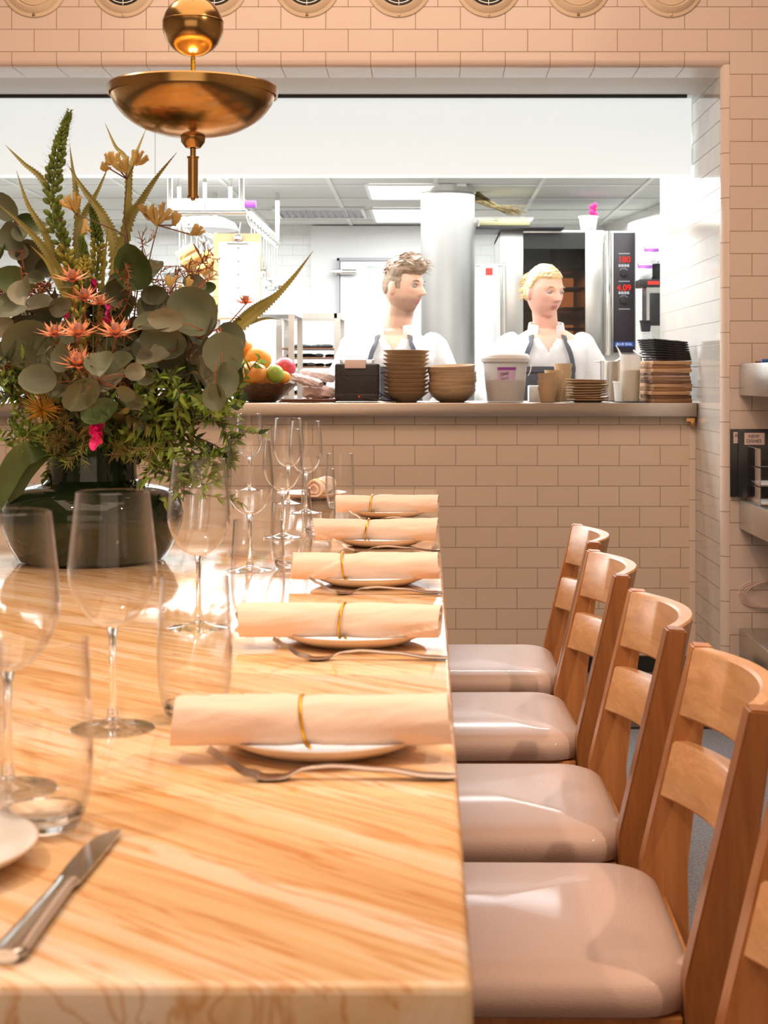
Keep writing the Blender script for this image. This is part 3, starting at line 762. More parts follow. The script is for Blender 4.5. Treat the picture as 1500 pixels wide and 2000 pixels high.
# bucket
t = thing('plastic_tub', 'large clear plastic tub with white lid and purple label', 'tub', (cx(987, Y0), Y0, CZ))
bm = BM(); lathe(bm, [(0, 0), (.066, 0), (.070, .004), (.083, .150), (.085, .150)], 48); lathe(bm, [(.0835, .150), (.0685, .005), (0, .003)], 48); obj('body', bm, M['frost'], t)
bm = BM(); lathe(bm, [(0, .0035), (.0675, .0038), (.0755, .078), (.05, .086), (.02, .080), (0, .083)], 40); obj('contents', bm, M['brownfill'], t)
bm = BM(); lathe(bm, [(.083, .150), (.0885, .150), (.0915, .154), (.0915, .172), (.0895, .178), (.082, .183), (.078, .180), (0, .180)], 56); lathe(bm, [(.0885, .163), (.0932, .163), (.0932, .167), (.0905, .168)], 56); obj('lid', bm, M['white_pl'], t)
bm = BM(); tube(bm, spline([(.085, -.01, .150), (.095, -.02, .14), (.092, -.04, .118), (.083, -.05, .10)], 6), .002, 8); obj('handle', bm, M['white_pl'], t)
def arcpatch(r0, r1, z0, z1, a0, a1, n=10):
    bm = BM(); pv = None
    for k in range(n+1):
        a = a0+(a1-a0)*k/n; cur = [bm.verts.new((r0*cos(a), r0*sin(a), z0)), bm.verts.new((r1*cos(a), r1*sin(a), z1))]
        if pv: bm.faces.new((pv[0], cur[0], cur[1], pv[1]))
        pv = cur
    return bm
lb_ = obj('label_sticker', arcpatch(.0775, .0825, .082, .132, -pi/2-.42, -pi/2+.45), mat('lilac', (.72, .52, .72), .5), t)
obj('label_band', arcpatch(.0828, .0835, .122, .132, -pi/2-.42, -pi/2+.45), M['purple'], lb_)
bm = BM()
for zz in (.090, .104, .112):
    tube(bm, spline([(-.022+.010*k, -.0825, zz+random.uniform(-.003, .003)) for k in range(4)], 4), .0009, 5)
obj('scribble', bm, M['ink'], lb_)
# cream container, tub behind, tray, scoops
t = thing('liquid_container', 'tall plastic container of creamy yellow liquid before the board stack', 'container', (cx(1231, 5.99), 5.99, CZ+.004))
bm = BM(); lathe(bm, [(0, 0), (.033, 0), (.035, .003), (.0385, .172), (.0395, .174), (.038, .175), (.0335, .004), (0, .003)], 40); obj('body', bm, M['frost'], t)
bm = BM(); lathe(bm, [(0, .0032), (.0325, .0035), (.0360, .118), (0, .118)], 40); obj('contents', bm, M['cream'], t)
tag(obj('plastic_beaker', lathe_obj('b', [(0, 0), (.030, 0), (.032, .002), (.038, .072), (.041, .073), (.041, .079), (.038, .079), (.0365, .074), (.0305, .004), (0, .003)], None), M['frost'], loc=(cx(1217, 6.12), 6.12, CZ)), 'short white plastic beaker left of the cream liquid container', 'tub')
tag(obj('steel_tray', box(BM(), -.062, .062, -.055, .075, 0, .0035, .001), M['dark'], loc=(cx(1231, 5.98), 5.955, CZ)), 'thin dark tray under the cream liquid container', 'tray')
for (x0, x1, yy, lbl) in ((1165, 1216, 704, 'white curved scoop resting above the plate stack'), (1235, 1272, 690, 'white curved scoop pointing right beside the black cloths')):
    pass
bm = BM(); pts = spline([P(1160, 706, 6.3), P(1195, 708, 6.3), P(1212, 700, 6.3), P(1210, 688, 6.3), P(1203, 674, 6.3)], 6)
o = tag(obj('serving_scoop', tube(bm, pts, lambda u: .004+.006*sin(pi*min(1, u*1.1)), 10, flat=.5), M['white_pl']), 'white curved scoop leaning in the steel jug behind the plates', 'scoop')
bm = BM(); pts = spline([P(1237, 684, 6.32), P(1248, 694, 6.32), P(1262, 698, 6.32), P(1276, 704, 6.32)], 6)
tag(obj('serving_scoop', tube(bm, pts, lambda u: .005+.005*sin(pi*u), 10, flat=.6), M['white_pl']), 'white curved scoop beside the stack of black cloths', 'scoop')
t = thing('steel_jug', 'steel utensil container behind the plate stack holding white scoops', 'container', (cx(1212, 6.30), 6.30, CZ))
bm = BM(); lathe(bm, [(0, 0), (.075, 0), (.08, .003), (.08, .156), (.083, .158), (.079, .158), (.077, .004), (0, .003)], 40); obj('body', bm, M['steel'], t)
tag(obj('white_box', box(BM(), -.022, .022, -.04, .04, 0, .062, .003), M['white_pl'], loc=(cx(1043, 6.12), 6.12, CZ)), 'small white box between the plastic tub and the clay cups', 'box')
# serving boards
nB = 11; fb = None
bm0 = box(BM(), -.074, .074, -.095, .095, 0, .0135, .0015)
for i in range(nB):
    k = nB-1-i; lb = f'{ordl(k, nB)} wooden serving board in the stack by the tiled jamb'
    if fb is None: fb = o = tag(obj('serving_board', bm0, M['board']), lb, 'board', 'stack of wooden serving boards')
    else:
        o = fb.copy(); o.data = fb.data.copy(); COL.objects.link(o); o['label'] = lb
        o.data.materials[0] = M[['board', 'board3', 'board2', 'board', 'board2', 'board3'][i % 6]]
    o.location = (.891+random.uniform(-.006, .003), 5.985+random.uniform(-.006, .006), CZ+i*.01415); o.rotation_euler = (0, 0, R(8)+random.uniform(-.05, .03))
zt = CZ+nB*.01415
nC = 9; fb = None
for i in range(nC):
    k = nC-1-i; lb = f'{ordl(k, nC)} folded black cloth in the pile on the wooden boards'
    if fb is None:
        bm = BM(); g = sgrid(bm, lambda u, v: Vector((-.066+.132*u, -.08+.16*v, .0085+.002*noise.noise(Vector((u*5, v*5, 2))))), 14, 14)
        gb = sgrid(bm, lambda u, v: Vector((-.066+.132*u, -.08+.16*v, .0012+.001*noise.noise(Vector((u*5, v*5, 9))))), 14, 14)
        n = 14; A = [g[i2][0] for i2 in range(n+1)]+[g[n][j] for j in range(1, n+1)]+[g[i2][n] for i2 in range(n-1, -1, -1)]+[g[0][j] for j in range(n-1, 0, -1)]
        B = [gb[i2][0] for i2 in range(n+1)]+[gb[n][j] for j in range(1, n+1)]+[gb[i2][n] for i2 in range(n-1, -1, -1)]+[gb[0][j] for j in range(n-1, 0, -1)]
        C = [bm.verts.new((a.co+b.co)/2+Vector(((a.co.x > 0)*.008-.004, (a.co.y > 0)*.008-.004, 0))) for a, b in zip(A, B)]
        for k2 in range(len(A)):
            k3 = (k2+1) % len(A); bm.faces.new((A[k2], A[k3], C[k3], C[k2])); bm.faces.new((C[k2], C[k3], B[k3], B[k2]))
        fb = o = tag(obj('folded_cloth', bm, M['cloth_dark']), lb, 'cloth', 'pile of folded black cloths')
    else: o = fb.copy(); COL.objects.link(o); o['label'] = lb
    o.location = (.900-.0022*i, 5.99, zt+i*.0086); o.rotation_euler = (0, R(1.2)*min(i, 4), R(9+i*.6))
# trays, pink bundles, fruit basket
trs = [(0, .0), (1, .007)]
for i, z in trs:
    tag(obj('brown_tray', box(box(BM(), -.10, .10, -.08, .08, 0, .004, .0015), -.104, .104, -.084, .084, .003, .006, .001), M['traybrown'], loc=(cx(603, 6.0)+i*.004, 5.98, CZ+z)), ['lower', 'upper'][i]+' brown tray under the pink wrapped cutlery bundles', 'tray', 'brown trays left of the printer')
def bundle(loc, rz, tiltv, lb, L=.15, r=.03):
    bm = BM(); N = 26
    rings = []
    for i in range(N+1):
        u = i/N; x = -L/2+L*u; s = 1-.35*(abs(u-.4)*1.6)**2
        rings.append([bm.verts.new((x, s*r*1.25*abs(cos(a))**.6*(1 if cos(a) > 0 else -1)*(1+.3*noise.noise(Vector((u*5, cos(a)*2, sin(a)*2)))), s*r*.7*abs(sin(a))**.7*(1 if sin(a) > 0 else -1)*(1+.45*noise.noise(Vector((u*7, cos(a)*3, 3+sin(a)*2)))))) for a in [2*pi*k/28 for k in range(28)]])
    for a, b in zip(rings, rings[1:]):
        for k in range(28): bm.faces.new((a[k], a[(k+1) % 28], b[(k+1) % 28], b[k]))
    bm.faces.new(rings[0][::-1]); bm.faces.new(rings[-1])
    o = tag(obj('wrapped_bundle', bm, M['pinkcloth']), lb, 'napkin', 'pink wrapped bundles on the brown trays'); o.location = loc; o.rotation_euler = (0, tiltv, rz)
bundle((cx(622, 6), 6.02, CZ+.037), R(10), R(2), 'lowest pink wrapped bundle on the brown trays', .12, .034)
bundle((cx(602, 6), 5.96, CZ+.081), R(-25), R(14), 'middle pink wrapped bundle slanting down to the right', .12, .022)
bundle((cx(618, 6), 6.04, CZ+.098), R(12), R(8), 'topmost pink wrapped bundle on the brown trays', .13, .026)
BX, BY = cx(512, 6.08), 6.08
t = thing('fruit_basket', 'dark woven basket bowl holding fruit on the counter', 'basket', (BX, BY, CZ))
bm = BM(); lathe(bm, [(0, 0), (.05, 0), (.06, .004), (.10, .035), (.135, .068), (.137, .072), (.131, .072), (.096, .042), (.056, .01), (0, .008)], 64)
for v in bm.verts:
    if v.co.z > .06: v.co.z += .003*sin(18*math.atan2(v.co.y, v.co.x))
obj('bowl', bm, M['basket'], t)
fr = [(503, 702, 26, 0, 'orange', 'large orange on top of the fruit in the basket'), (495, 731, 27, -.075, 'mango', 'orange and red mango at the front of the basket'),
      (538, 731, 18, -.06, 'lime', 'green fruit at the front right of the basket'), (468, 680, 24, .02, 'mango', 'mango half hidden behind the eucalyptus leaves'),
      (470, 720, 17, -.03, 'lime', 'green fruit beside the eucalyptus leaves'), (557, 718, 21, .05, 'redfruit', 'deep pink mango at the back right of the basket'),
      (553, 738, 14, -.02, 'orange', 'small orange fruit behind the green one'), (466, 748, 17, -.07, 'orange', 'orange fruit peeping out at the basket left'), (515, 738, 22, .04, 'mango', 'mango underneath the top orange')]
for (x, y, rp, dy, m_, lb) in fr:
    Y = BY+dy; p = P(x, y, Y); r = rp*Y/F
    bm = BM(); ball(bm, (0, 0, 0), r, 28, (1.08, 1, .94) if m_ != 'lime' else (.95, .95, 1.06), fn=lambda p, n: p*(1+.05*n.x*abs(n.z)))
    o = tag(obj({'orange': 'orange_fruit', 'mango': 'mango', 'lime': 'green_fruit', 'redfruit': 'mango'}[m_], bm, M[m_]), lb, 'fruit', 'fruit heaped in the basket'); o.location = p; o.rotation_euler = (random.random()*.5, random.random()*.5, random.random()*6)
# ------------------------------------------------------------------ kitchen
t = thing('steel_column', 'round brushed steel column rising to the kitchen ceiling', 'column', (cx(874.5, 9.2), 9.2, 0))
bm = BM(); lathe(bm, [(0, 0), (.156, 0), (.156, 2.196), (0, 2.196)], 64); obj('shaft', bm, M['steelc'], t)
bm = BM(); lathe(bm, [(.156, 2.16), (.163, 2.16), (.163, 2.197), (.156, 2.197)], 64); obj('collar', bm, M['steel'], t)
# oven
OY = 9.4
def ox(x): return (x-VX)*OY/F
def oz(y): return EYE-(y-VY)*OY/F
t = thing('convection_oven', 'tall stainless convection oven with red digits on black panel', 'oven', (0, OY, 0))
x0, x1, z0, z1 = ox(977), ox(1240), oz(698), oz(450)
bm = BM(); xa, xb, za, zb = ox(1022), ox(1143), oz(688), oz(455)
box(bm, x0, xa, 0, .04, z0, z1, .003); box(bm, xb, ox(1180), 0, .04, z0, z1, .003); box(bm, xa, xb, 0, .04, z0, za, .002); box(bm, xa, xb, 0, .04, zb, z1, .002)
box(bm, x0, x0+.02, .04, .85, z0, z1); box(bm, x0, x1, .04, .85, z1-.02, z1); box(bm, x0, x1, .04, .85, z0, z0+.02); box(bm, x0, x1, .83, .85, z0, z1); box(bm, xb+.03, xb+.05, .04, .85, z0, z1)
box(bm, ox(1192), ox(1241), -.02, .04, oz(692), oz(452), .003)
obj('body', bm, M['steel'], t)
dg = obj('glass_door', box(BM(), xa, xb, .004, .012, za, zb), M['ovenglass'], t)
obj('door_band', box(BM(), xa, xb, -.001, .003, oz(486), zb), M['dark'], t)
tube(bm := BM(), [(ox(1186), -.045, oz(694)), (ox(1186), -.045, oz(453))], .020, 20); box(bm, ox(1183), ox(1189), -.04, .0, oz(470), oz(466)); box(bm, ox(1183), ox(1189), -.04, .0, oz(684), oz(680)); obj('handle', bm, M['chrome'], t)
bm = BM()
for yy in (520, 560, 600, 640, 666):
    z = oz(yy)
    for q in range(9): tube(bm, [(xa-.03, .1+.06*q, z), (xb+.02, .1+.06*q, z)], .003, 6)
    for q in range(14): tube(bm, [(xa-.02+q*.03, .09, z+.002), (xa-.02+q*.03, .62, z+.002)], .002, 5)
obj('rack', bm, M['chrome'], t)
bm = BM(); box(bm, xb-.13, xb-.01, .66, .68, oz(590), oz(530)); box(bm, xb-.13, xb-.01, .66, .68, oz(670), oz(628)); obj('interior_glow', bm, M['oven_glow'], t)
cp = obj('control_panel', box(BM(), ox(1197), ox(1239), -.028, -.021, oz(689), oz(455), .002), mat('panel_black', (.03, .02, .025), .35), t)
text('temperature_digits', '180', (ox(1218), -.0295, oz(508)), .050, M['red_led'], cp)
text('timer_digits', '4.09', (ox(1217.5), -.0295, oz(563)), .050, M['red_led'], cp)
for yy in (520, 573): 
    bm = BM()
    for q in range(4): box(bm, ox(1207)+q*.0165, ox(1207)+q*.0165+.013, -.0295, -.0285, oz(yy+2), oz(yy-3))
    obj('button', bm, M['greyink'], cp)
bm = BM()
for yy in (496, 550, 604): box(bm, ox(1207), ox(1229), -.0295, -.0285, oz(yy+.7), oz(yy-.7))
obj('divider_line', bm, M['greyink'], cp)
for yy in (534, 587):
    bm = BM(); lathe(bm, [(0, 0), (.023, 0), (.021, .018), (0, .019)], 32); bmesh.ops.rotate(bm, verts=bm.verts, matrix=Matrix.Rotation(pi/2, 3, 'X')); box(bm, -.004, .004, -.026, -.016, -.022, .022, .001)
    obj('knob', bm, M['black_pl'], cp, loc=(ox(1217), -.0285, oz(yy)))
    bm = BM(); tube(bm, [(.028*cos(a), -.029, .028*sin(a)) for a in [pi*.2+pi*.6*k/10 for k in range(11)]], .0014, 5); obj('dial_mark', bm, M['greyink'], cp, loc=(ox(1217), 0, oz(yy)))
bd = obj('badge', box(BM(), ox(1199), ox(1237), -.0305, -.0285, oz(677), oz(668)), M['blue'], cp)
text('badge_lettering', 'BLUE SEAL', (ox(1218), -.0312, oz(672.5)), .020, M['paper'], bd)
bm = BM(); 
for (x, y) in ((x0+.05, .1), (x1-.1, .1), (x0+.05, .75), (x1-.1, .75)): box(bm, x-.02, x+.02, y-.02, y+.02, 0, z0)
box(bm, x0, x1, .02, .85, z0-.05, z0-.001); box(bm, x0, x1, .02, .85, .4, .43); obj('stand', bm, M['steel'], t)
# things on top of oven
zt = z1+.001
t = thing('clear_deli_tub', 'small clear tub with magenta flower on top of the oven', 'tub', (ox(1154), OY+.15, zt))
bm = BM(); lathe(bm, [(0, 0), (.045, 0), (.056, .088), (.062, .09), (.062, .098), (.054, .098), (.043, .004), (0, .003)], 36); obj('body', bm, M['frost'], t)
bm = BM(); ball(bm, (0, 0, .035), .035, 16, (1, 1, .8)); obj('contents', bm, M['purple'], t)
bm = BM()
for k in range(14): ball(bm, (.03+random.uniform(-.016, .02), random.uniform(-.02, .02), .11+.004*k+random.uniform(-.01, .01)), .014, 10, (1, .7, 1.2))
obj('flower', bm, M['magenta'], t)
sh = thing('wall_shelf', 'black shelf left above the oven carrying dried bundles', 'shelf', (ox(1010), OY+.1, zt))
obj('board', box(BM(), -.25, .27, -.2, .18, 0, .014, .003), M['black_pl'], sh)
tr = tag(obj('clear_tray', box(box(BM(), -.16, .16, -.12, .12, 0, .006), -.17, .17, -.13, .13, .05, .058), M['acrylic']), 'clear flat tray under the dried grass on top of the oven', 'tray'); tr.location = (ox(985), OY+.08, zt+.015)
bm = BM(); box(bm, -.15, .15, -.11, .11, .0, .03, .01); o = tag(obj('yellow_paper', bm, mat('yellowp', (.50, .46, .26), .6)), 'yellow packet inside the clear tray on the oven', 'packet'); o.location = (ox(985), OY+.08, zt+.023)
bm = BM()
for k in range(46):
    a = random.uniform(-.02, .02); b = random.uniform(-.03, .03)
    tube(bm, [(-.20+a, b, .16+a*1.4), (-.06+a, b*.7, .085+a*.3), (.06+random.uniform(-.03, .08), b*1.5, .04+random.uniform(-.012, .05))], lambda u: .004*(1-.6*u), 5)
o = tag(obj('dried_bundle', bm, mat('straw', (.24, .18, .08), .8, var=.5, vscale=30), loc=(ox(985), OY+.08, zt+.065)), 'bundle of dried herbs with twiggy tips on the oven', 'herbs')
# papers left of oven
t = tag(obj('order_sheets', box(box(BM(), 0, .10, 0, .004, -.30, 0), .01, .09, -.004, 0, -.32, -.02), M['paper']), 'white order sheets hanging beside the steel column', 'paper'); t.location = (cx(938, 9.0), 9.0, EYE-(520-VY)*9.0/F)
bm = BM(); box(bm, .03, .07, -.008, -.005, -.05, -.01); obj('red_mark', bm, mat('redp', (.7, .05, .04), .5), t)
wr = thing('hanging_rail', 'steel rail on the oven side carrying the order sheets', 'rail', (cx(940, 9.0), 9.01, 0))
tube(bm := BM(), [(-.03, 0, 1.73), (.14, 0, 1.73)], .006, 8); tube(bm, [(.13, 0, 0), (.13, 0, 1.75)], .01, 10); obj('bar', bm, M['chrome'], wr)
# right side appliances
def rx(x, Y): return (x-VX)*Y/F
AY = 9.0
t = thing('red_display_scale', 'dark shelf unit with red digital display near the oven', 'display', (rx(1272, AY), AY, 0))
def az(y, Y=AY): return EYE-(y-VY)*Y/F
obj('display_case', box(BM(), -.065, .07, 0, .2, az(560), az(545), .003), M['black_pl'], t)
obj('display_window', box(BM(), -.02, .045, -.003, .0, az(556), az(549)), mat('dimred', (.35, .02, .02), .4, emit=.5, ecol=(1, .05, .02)), t)
bm = BM(); box(bm, -.025, .07, .01, .2, .0, az(561)); obj('cabinet', bm, M['steel'], t)
obj('cabinet_window', box(BM(), -.008, .05, .003, .009, az(636), az(572), .002), M['dark'], t)
for (x, y0, y1, Yd, lb) in ((1275, 480, 513, .06, 'upper white and purple bag near the jamb'), (1262, 513, 545, .05, 'lower white and purple bag on the red display unit')):
    g = thing('snack_bag', lb, 'bag', (rx(x, AY), AY+Yd, az(y1)+.001), 0, 'white and purple bags'); w_ = .042; h_ = (y1-y0)*AY/F-.004
    bm = BM(); sgrid(bm, lambda u, v: Vector(((u-.5)*2*w_, -.025*sin(pi*u)*sin(pi*min(1, v*1.05)), v*h_+.004*sin(7*u))), 8, 8); sgrid(bm, lambda u, v: Vector(((u-.5)*2*w_, .025*sin(pi*u)*sin(pi*min(1, v*1.05)), v*h_+.004*sin(7*u))), 8, 8)
    obj('pouch', bm, M['paper'], g); bm = BM(); sgrid(bm, lambda u, v: Vector(((u-.5)*2*w_, -.026*sin(pi*u)*sin(pi*(.72+.2*v))-.002, (.72+.2*v)*h_)), 8, 3); obj('purple_band', bm, M['purple'], g)
tag(obj('bag_support', box(BM(), -.03, .03, -.02, .02, 0, (545-513)*AY/F, .003), M['cloth_dark'], loc=(rx(1285, AY), AY+.1, az(545)+.001)), 'dark box under the upper white and purple bag', 'box')
sb = tag(obj('side_bench', box(BM(), -.09, .20, -.2, .25, 0, az(690, 8.7), .004), M['steel'], loc=(rx(1272, 8.7), 8.6, 0)), 'steel side bench below the plastic tubs right of the oven', 'bench')
bz = az(690, 8.7)+.001
for k, (x, w_, m_, h) in enumerate(((1256, .036, 'frost', .10), (1256, .030, 'cloth_dark', .05))):
    z = bz+(0 if k == 0 else .112)
    o = tag(obj('plastic_tub', lathe_obj('x', [(0, 0), (w_*.8, 0), (w_, h), (w_*1.12, h+.002), (w_*1.12, h+.01), (0, h+.01)], None, 32), M[m_]), ['pale lidded tub right of the oven panel', 'dark tub on the pale one right of the oven'][k], 'tub'); o.location = (rx(x, 8.6), 8.5, z)
# far rack
RY = 9.6
t = thing('tray_rack', 'steel tray rack of black trays left of the cold room door', 'rack', (rx(602, RY), RY, 0))
hw = .175; zt = EYE-(612-VY)*RY/F
bm = BM()
for sx in (-1, 1):
    for yy in (0, .5): box(bm, sx*hw-.018, sx*hw+.018, yy-.015, yy+.015, 0, zt)
box(bm, -hw, hw, -.015, .015, zt-.03, zt); box(bm, -hw, hw, .485, .515, zt-.03, zt); box(bm, -hw-.018, -hw+.018, 0, .5, zt-.03, zt); box(bm, hw-.018, hw+.018, 0, .5, zt-.03, zt)
obj('frame', bm, M['steel'], t)
for k in range(8):
    z = EYE-(682-VY)*RY/F-k*.056
    tr_ = obj('tray', box(BM(), -hw+.01, hw-.01, 0, .5, z, z+.008), M['traybrown'], t)
    bm = BM()
    for q in range(22): ball(bm, (random.uniform(-hw+.03, hw-.03), random.uniform(.02, .3), z+.018), random.uniform(.014, .024), 8, (1.4, 1, .6))
    o = obj('dark_contents', bm, M['dark'], tr_); o['kind'] = 'stuff'
t2 = thing('steel_table', 'white topped steel table behind the fruit basket', 'table', (rx(505, 8.6), 8.8, 0))
obj('top', box(BM(), -.3, .2, -.3, .3, 1.43, 1.47, .004), M['white_pl'], t2); 
bm = BM(); box(bm, -.3, -.27, -.3, -.27, 0, 1.43); box(bm, .17, .2, -.3, -.27, 0, 1.43); box(bm, -.3, -.27, .27, .3, 0, 1.43); box(bm, .17, .2, .27, .3, 0, 1.43); box(bm, -.3, .2, -.3, .3, 1.1, 1.13); obj('frame', bm, M['steel'], t2)
# hanging utensil rack
HY = 7.9
t = thing('utensil_rack', 'ceiling hung steel rack of pipes with hooks, upper left kitchen', 'rack', (0, 0, 0))
def hp(x, y, Y=HY): return P(x, y, Y)
bm = BM()
for x in (332, 472): p = hp(x, 412); tube(bm, [p, (p.x, p.y, KZ)], .0125, 14)
a, b = hp(328, 415), hp(482, 415); tube(bm, [a, b], .015, 16)
tube(bm, [b, Vector((b.x, 9.6, b.z))], .010, 12); tube(bm, [a+Vector((.02, 0, 0)), Vector((a.x+.02, 9.6, a.z))], .010, 12)
p = Vector((b.x, 9.5, b.z)); tube(bm, [p, (p.x, p.y, KZ)], .012, 12); p = Vector((a.x+.02, 9.5, a.z)); tube(bm, [p, (p.x, p.y, KZ)], .012, 12)
obj('frame', bm, M['chrome'], t)
kinds = ['ladle', 'whisk', 'spider', 'ladle', 'whisk', 'ladle', 'spider', 'ladle', 'whisk', 'ladle']
for side, (X, ys) in enumerate(((b.x, [8.05+.15*k for k in range(10)]), (a.x+.02, [8.1+.2*k for k in range(7)]))):
    for k, Y in enumerate(ys):
        g = thing(['steel_ladle', 'steel_whisk', 'steel_skimmer'][('ladle', 'whisk', 'spider').index(kinds[k])], f'{["ladle", "whisk", "wire skimmer"][("ladle", "whisk", "spider").index(kinds[k])]} on the {["right", "left"][side]} rail, {ORD[k] if k else "first"} hook from the front', 'utensil', (X, Y, b.z-.008), 0, 'utensils hanging from the steel rack')
        bm = BM(); tube(bm, spline([(-.0, .0, .0), (.018, 0, .014), (.0, 0, .026), (-.018, 0, .012), (-.008, 0, -.03), (.008, 0, -.05), (.014, 0, -.035)], 5), .003, 6); obj('hook', bm, M['chrome'], g)
        bm = BM(); L = random.uniform(.18, .26); tube(bm, [(.006, 0, -.045), (.006, 0, -.045-L)], .0035, 6)
        if kinds[k] == 'whisk':
            for q in range(5):
                an = pi*q/5; tube(bm, [(.006+.028*sin(pi*s/12)*cos(an), .028*sin(pi*s/12)*sin(an), -.045-L-.12*s/12) for s in range(13)], .0012, 5)
                tube(bm, [(.006-.028*sin(pi*s/12)*cos(an), -.028*sin(pi*s/12)*sin(an), -.045-L-.12*s/12) for s in range(13)], .0012, 5)
        elif kinds[k] == 'ladle':
            ball(bm, (.006, -.03, -.045-L), .036, 14, (1, 1, .7), fn=lambda p, n: Vector((p.x, p.y, min(p.z, 0))))
        else:
            for q in range(1, 5): tube(bm, [(.006+.012*q*cos(a_*pi/8), -.03+.012*q*sin(a_*pi/8), -.05-L) for a_ in range(17)], .0015, 5)
            for q in range(4): tube(bm, [(.006-.05*cos(q*pi/4), -.03-.05*sin(q*pi/4), -.05-L), (.006+.05*cos(q*pi/4), -.03+.05*sin(q*pi/4), -.05-L)], .0012, 5)
        obj('tool', bm, M['chrome'], g)
# clipboard with order paper
CY = 7.75
t = thing('clipboard', 'brown clipboard holding a printed sheet, hanging above the fruit', 'clipboard', hp(463, 540, CY))
w2, h2 = 46*CY/F, 84*CY/F
obj('board', box(BM(), -w2, w2, .002, .006, -h2, h2, .001), M['cork'], t)
ps = obj('sheet', box(BM(), -w2*.78, w2*.95, -.001, .001, -h2*.96, h2*.80), M['paper'], t)
bm = BM(); rr = random.Random(3)
for k in range(9):
    z = h2*.72-k*h2*.155
    x = -w2*.70
    while x < w2*.85:
        L = rr.uniform(.01, .05)*1.2; L = min(L, w2*.9-x)
        if L > .004: box(bm, x, x+L, -.0018, -.0012, z-.0025, z)
        x += L+rr.uniform(.003, .012)
    x = -w2*.6
    if k % 2 == 0: box(bm, 0, .012, -.0018, -.0012, z-.018, z-.006)
obj('printed_lines', bm, mat('faintink', (.22, .24, .30), .7), ps)
bm = BM(); box(bm, -.05, .06, -.012, .002, h2*.76, h2*.80, .002); ball(bm, (.005, -.008, h2*.88), .022, 16, (1, .5, 1)); tube(bm, [(.005, -.004, h2*.9), (.012, 0, h2*1.03), (.018, .005, h2*1.26)], .003, 8)
obj('clip', bm, M['chrome'], t)
# heat lamp dome, roll, copper pans, shelf with crockery at the left
t = thing('heat_lamp', 'wide white dome heat lamp under the utensil rack', 'lamp', (rx(400, 8.6), 8.6, 0))
zz = EYE-(424-VY)*8.6/F
bm = BM(); lathe(bm, [(0, zz), (.10, zz-.004), (.16, zz-.03), (.185, zz-.07), (.18, zz-.07), (.15, zz-.035), (0, zz-.012)], 48); obj('shade', bm, M['white_pl'], t)
bm = BM(); tube(bm, [(0, 0, zz), (0, 0, KZ)], .01, 10); obj('stem', bm, M['chrome'], t)
t = thing('extractor_duct', 'fat white duct pipe running behind the utensil rack', 'duct', (0, 0, 0))
bm = BM(); zz = EYE-(399-VY)*8.8/F; tube(bm, [(rx(330, 8.8), 8.8, zz), (rx(478, 8.8), 8.8, zz)], .032, 24); obj('pipe', bm, M['white_pl'], t)
bm = BM(); tube(bm, [(rx(478, 8.8), 8.8, zz), (rx(500, 8.8), 8.8, zz)], .02, 20); obj('end_cap', bm, M['purple'], t)
bm = BM(); tube(bm, [(rx(350, 8.8), 8.8, zz), (rx(350, 8.8), 8.8, KZ)], .01, 8); tube(bm, [(rx(450, 8.8), 8.8, zz), (rx(450, 8.8), 8.8, KZ)], .01, 8); obj('hanger', bm, M['chrome'], t)
PY = 8.2
for (x, y, rr_, rot, lb) in ((392, 530, .075, -35, 'copper pan hanging in front of the clipboard'), (360, 520, .085, -30, 'larger brass pan hanging behind the flowers')):
    p = P(x, y, PY); g = thing('copper_pan', lb, 'pan', p, 0, 'copper pans hanging in the kitchen')
    bm = BM(); lathe(bm, [(0, 0), (rr_, 0), (rr_, .10), (rr_-.003, .10), (rr_-.003, .003), (0, .003)], 40); bmesh.ops.rotate(bm, verts=bm.verts, matrix=Matrix.Rotation(R(rot+90), 3, 'Y')); obj('body', bm, M['copper'], g)
    zrail = b.z-p.z; bm = BM(); tube(bm, spline([(0, .0, 0), (-.01, .02, zrail*.5), (-.015, .0, zrail-.02)], 6), .004, 8); obj('hanging_rod', bm, M['chrome'], g)
t = thing('crockery_shelf', 'steel wall shelving behind the flowers at the far left', 'shelf', (-2.0, 9.2, 0))
bm = BM()
for z in (1.0, 1.35, 1.62): box(bm, -.75, .65, -.2, .2, z, z+.02)
for x in (-.74, .62):
    for y in (-.18, .16): box(bm, x, x+.02, y, y+.02, 0, 1.8)
obj('frame', bm, M['steel'], t)
bowl_s = [(0, 0), (.03, 0), (.075, .05), (.078, .052), (.07, .05), (.03, .005), (0, .004)]
f0 = None
for j, z in enumerate((1.02, 1.37, 1.64)):
    for k in range(6):
        lb = f'white bowl {["first", "second", "third", "fourth", "fifth", "sixth"][k]} from the left on the {["lower", "middle", "upper"][j]} kitchen shelf'
        if f0 is None: f0 = o = tag(obj('white_bowl', lathe_obj('x', bowl_s, None, 32), M['white_pl']), lb, 'bowl', 'white bowls on the kitchen shelving')
        else: o = f0.copy(); COL.objects.link(o); o['label'] = lb
        o.location = (-2.62+.23*k, 9.2+random.uniform(-.03, .03), z+.001)
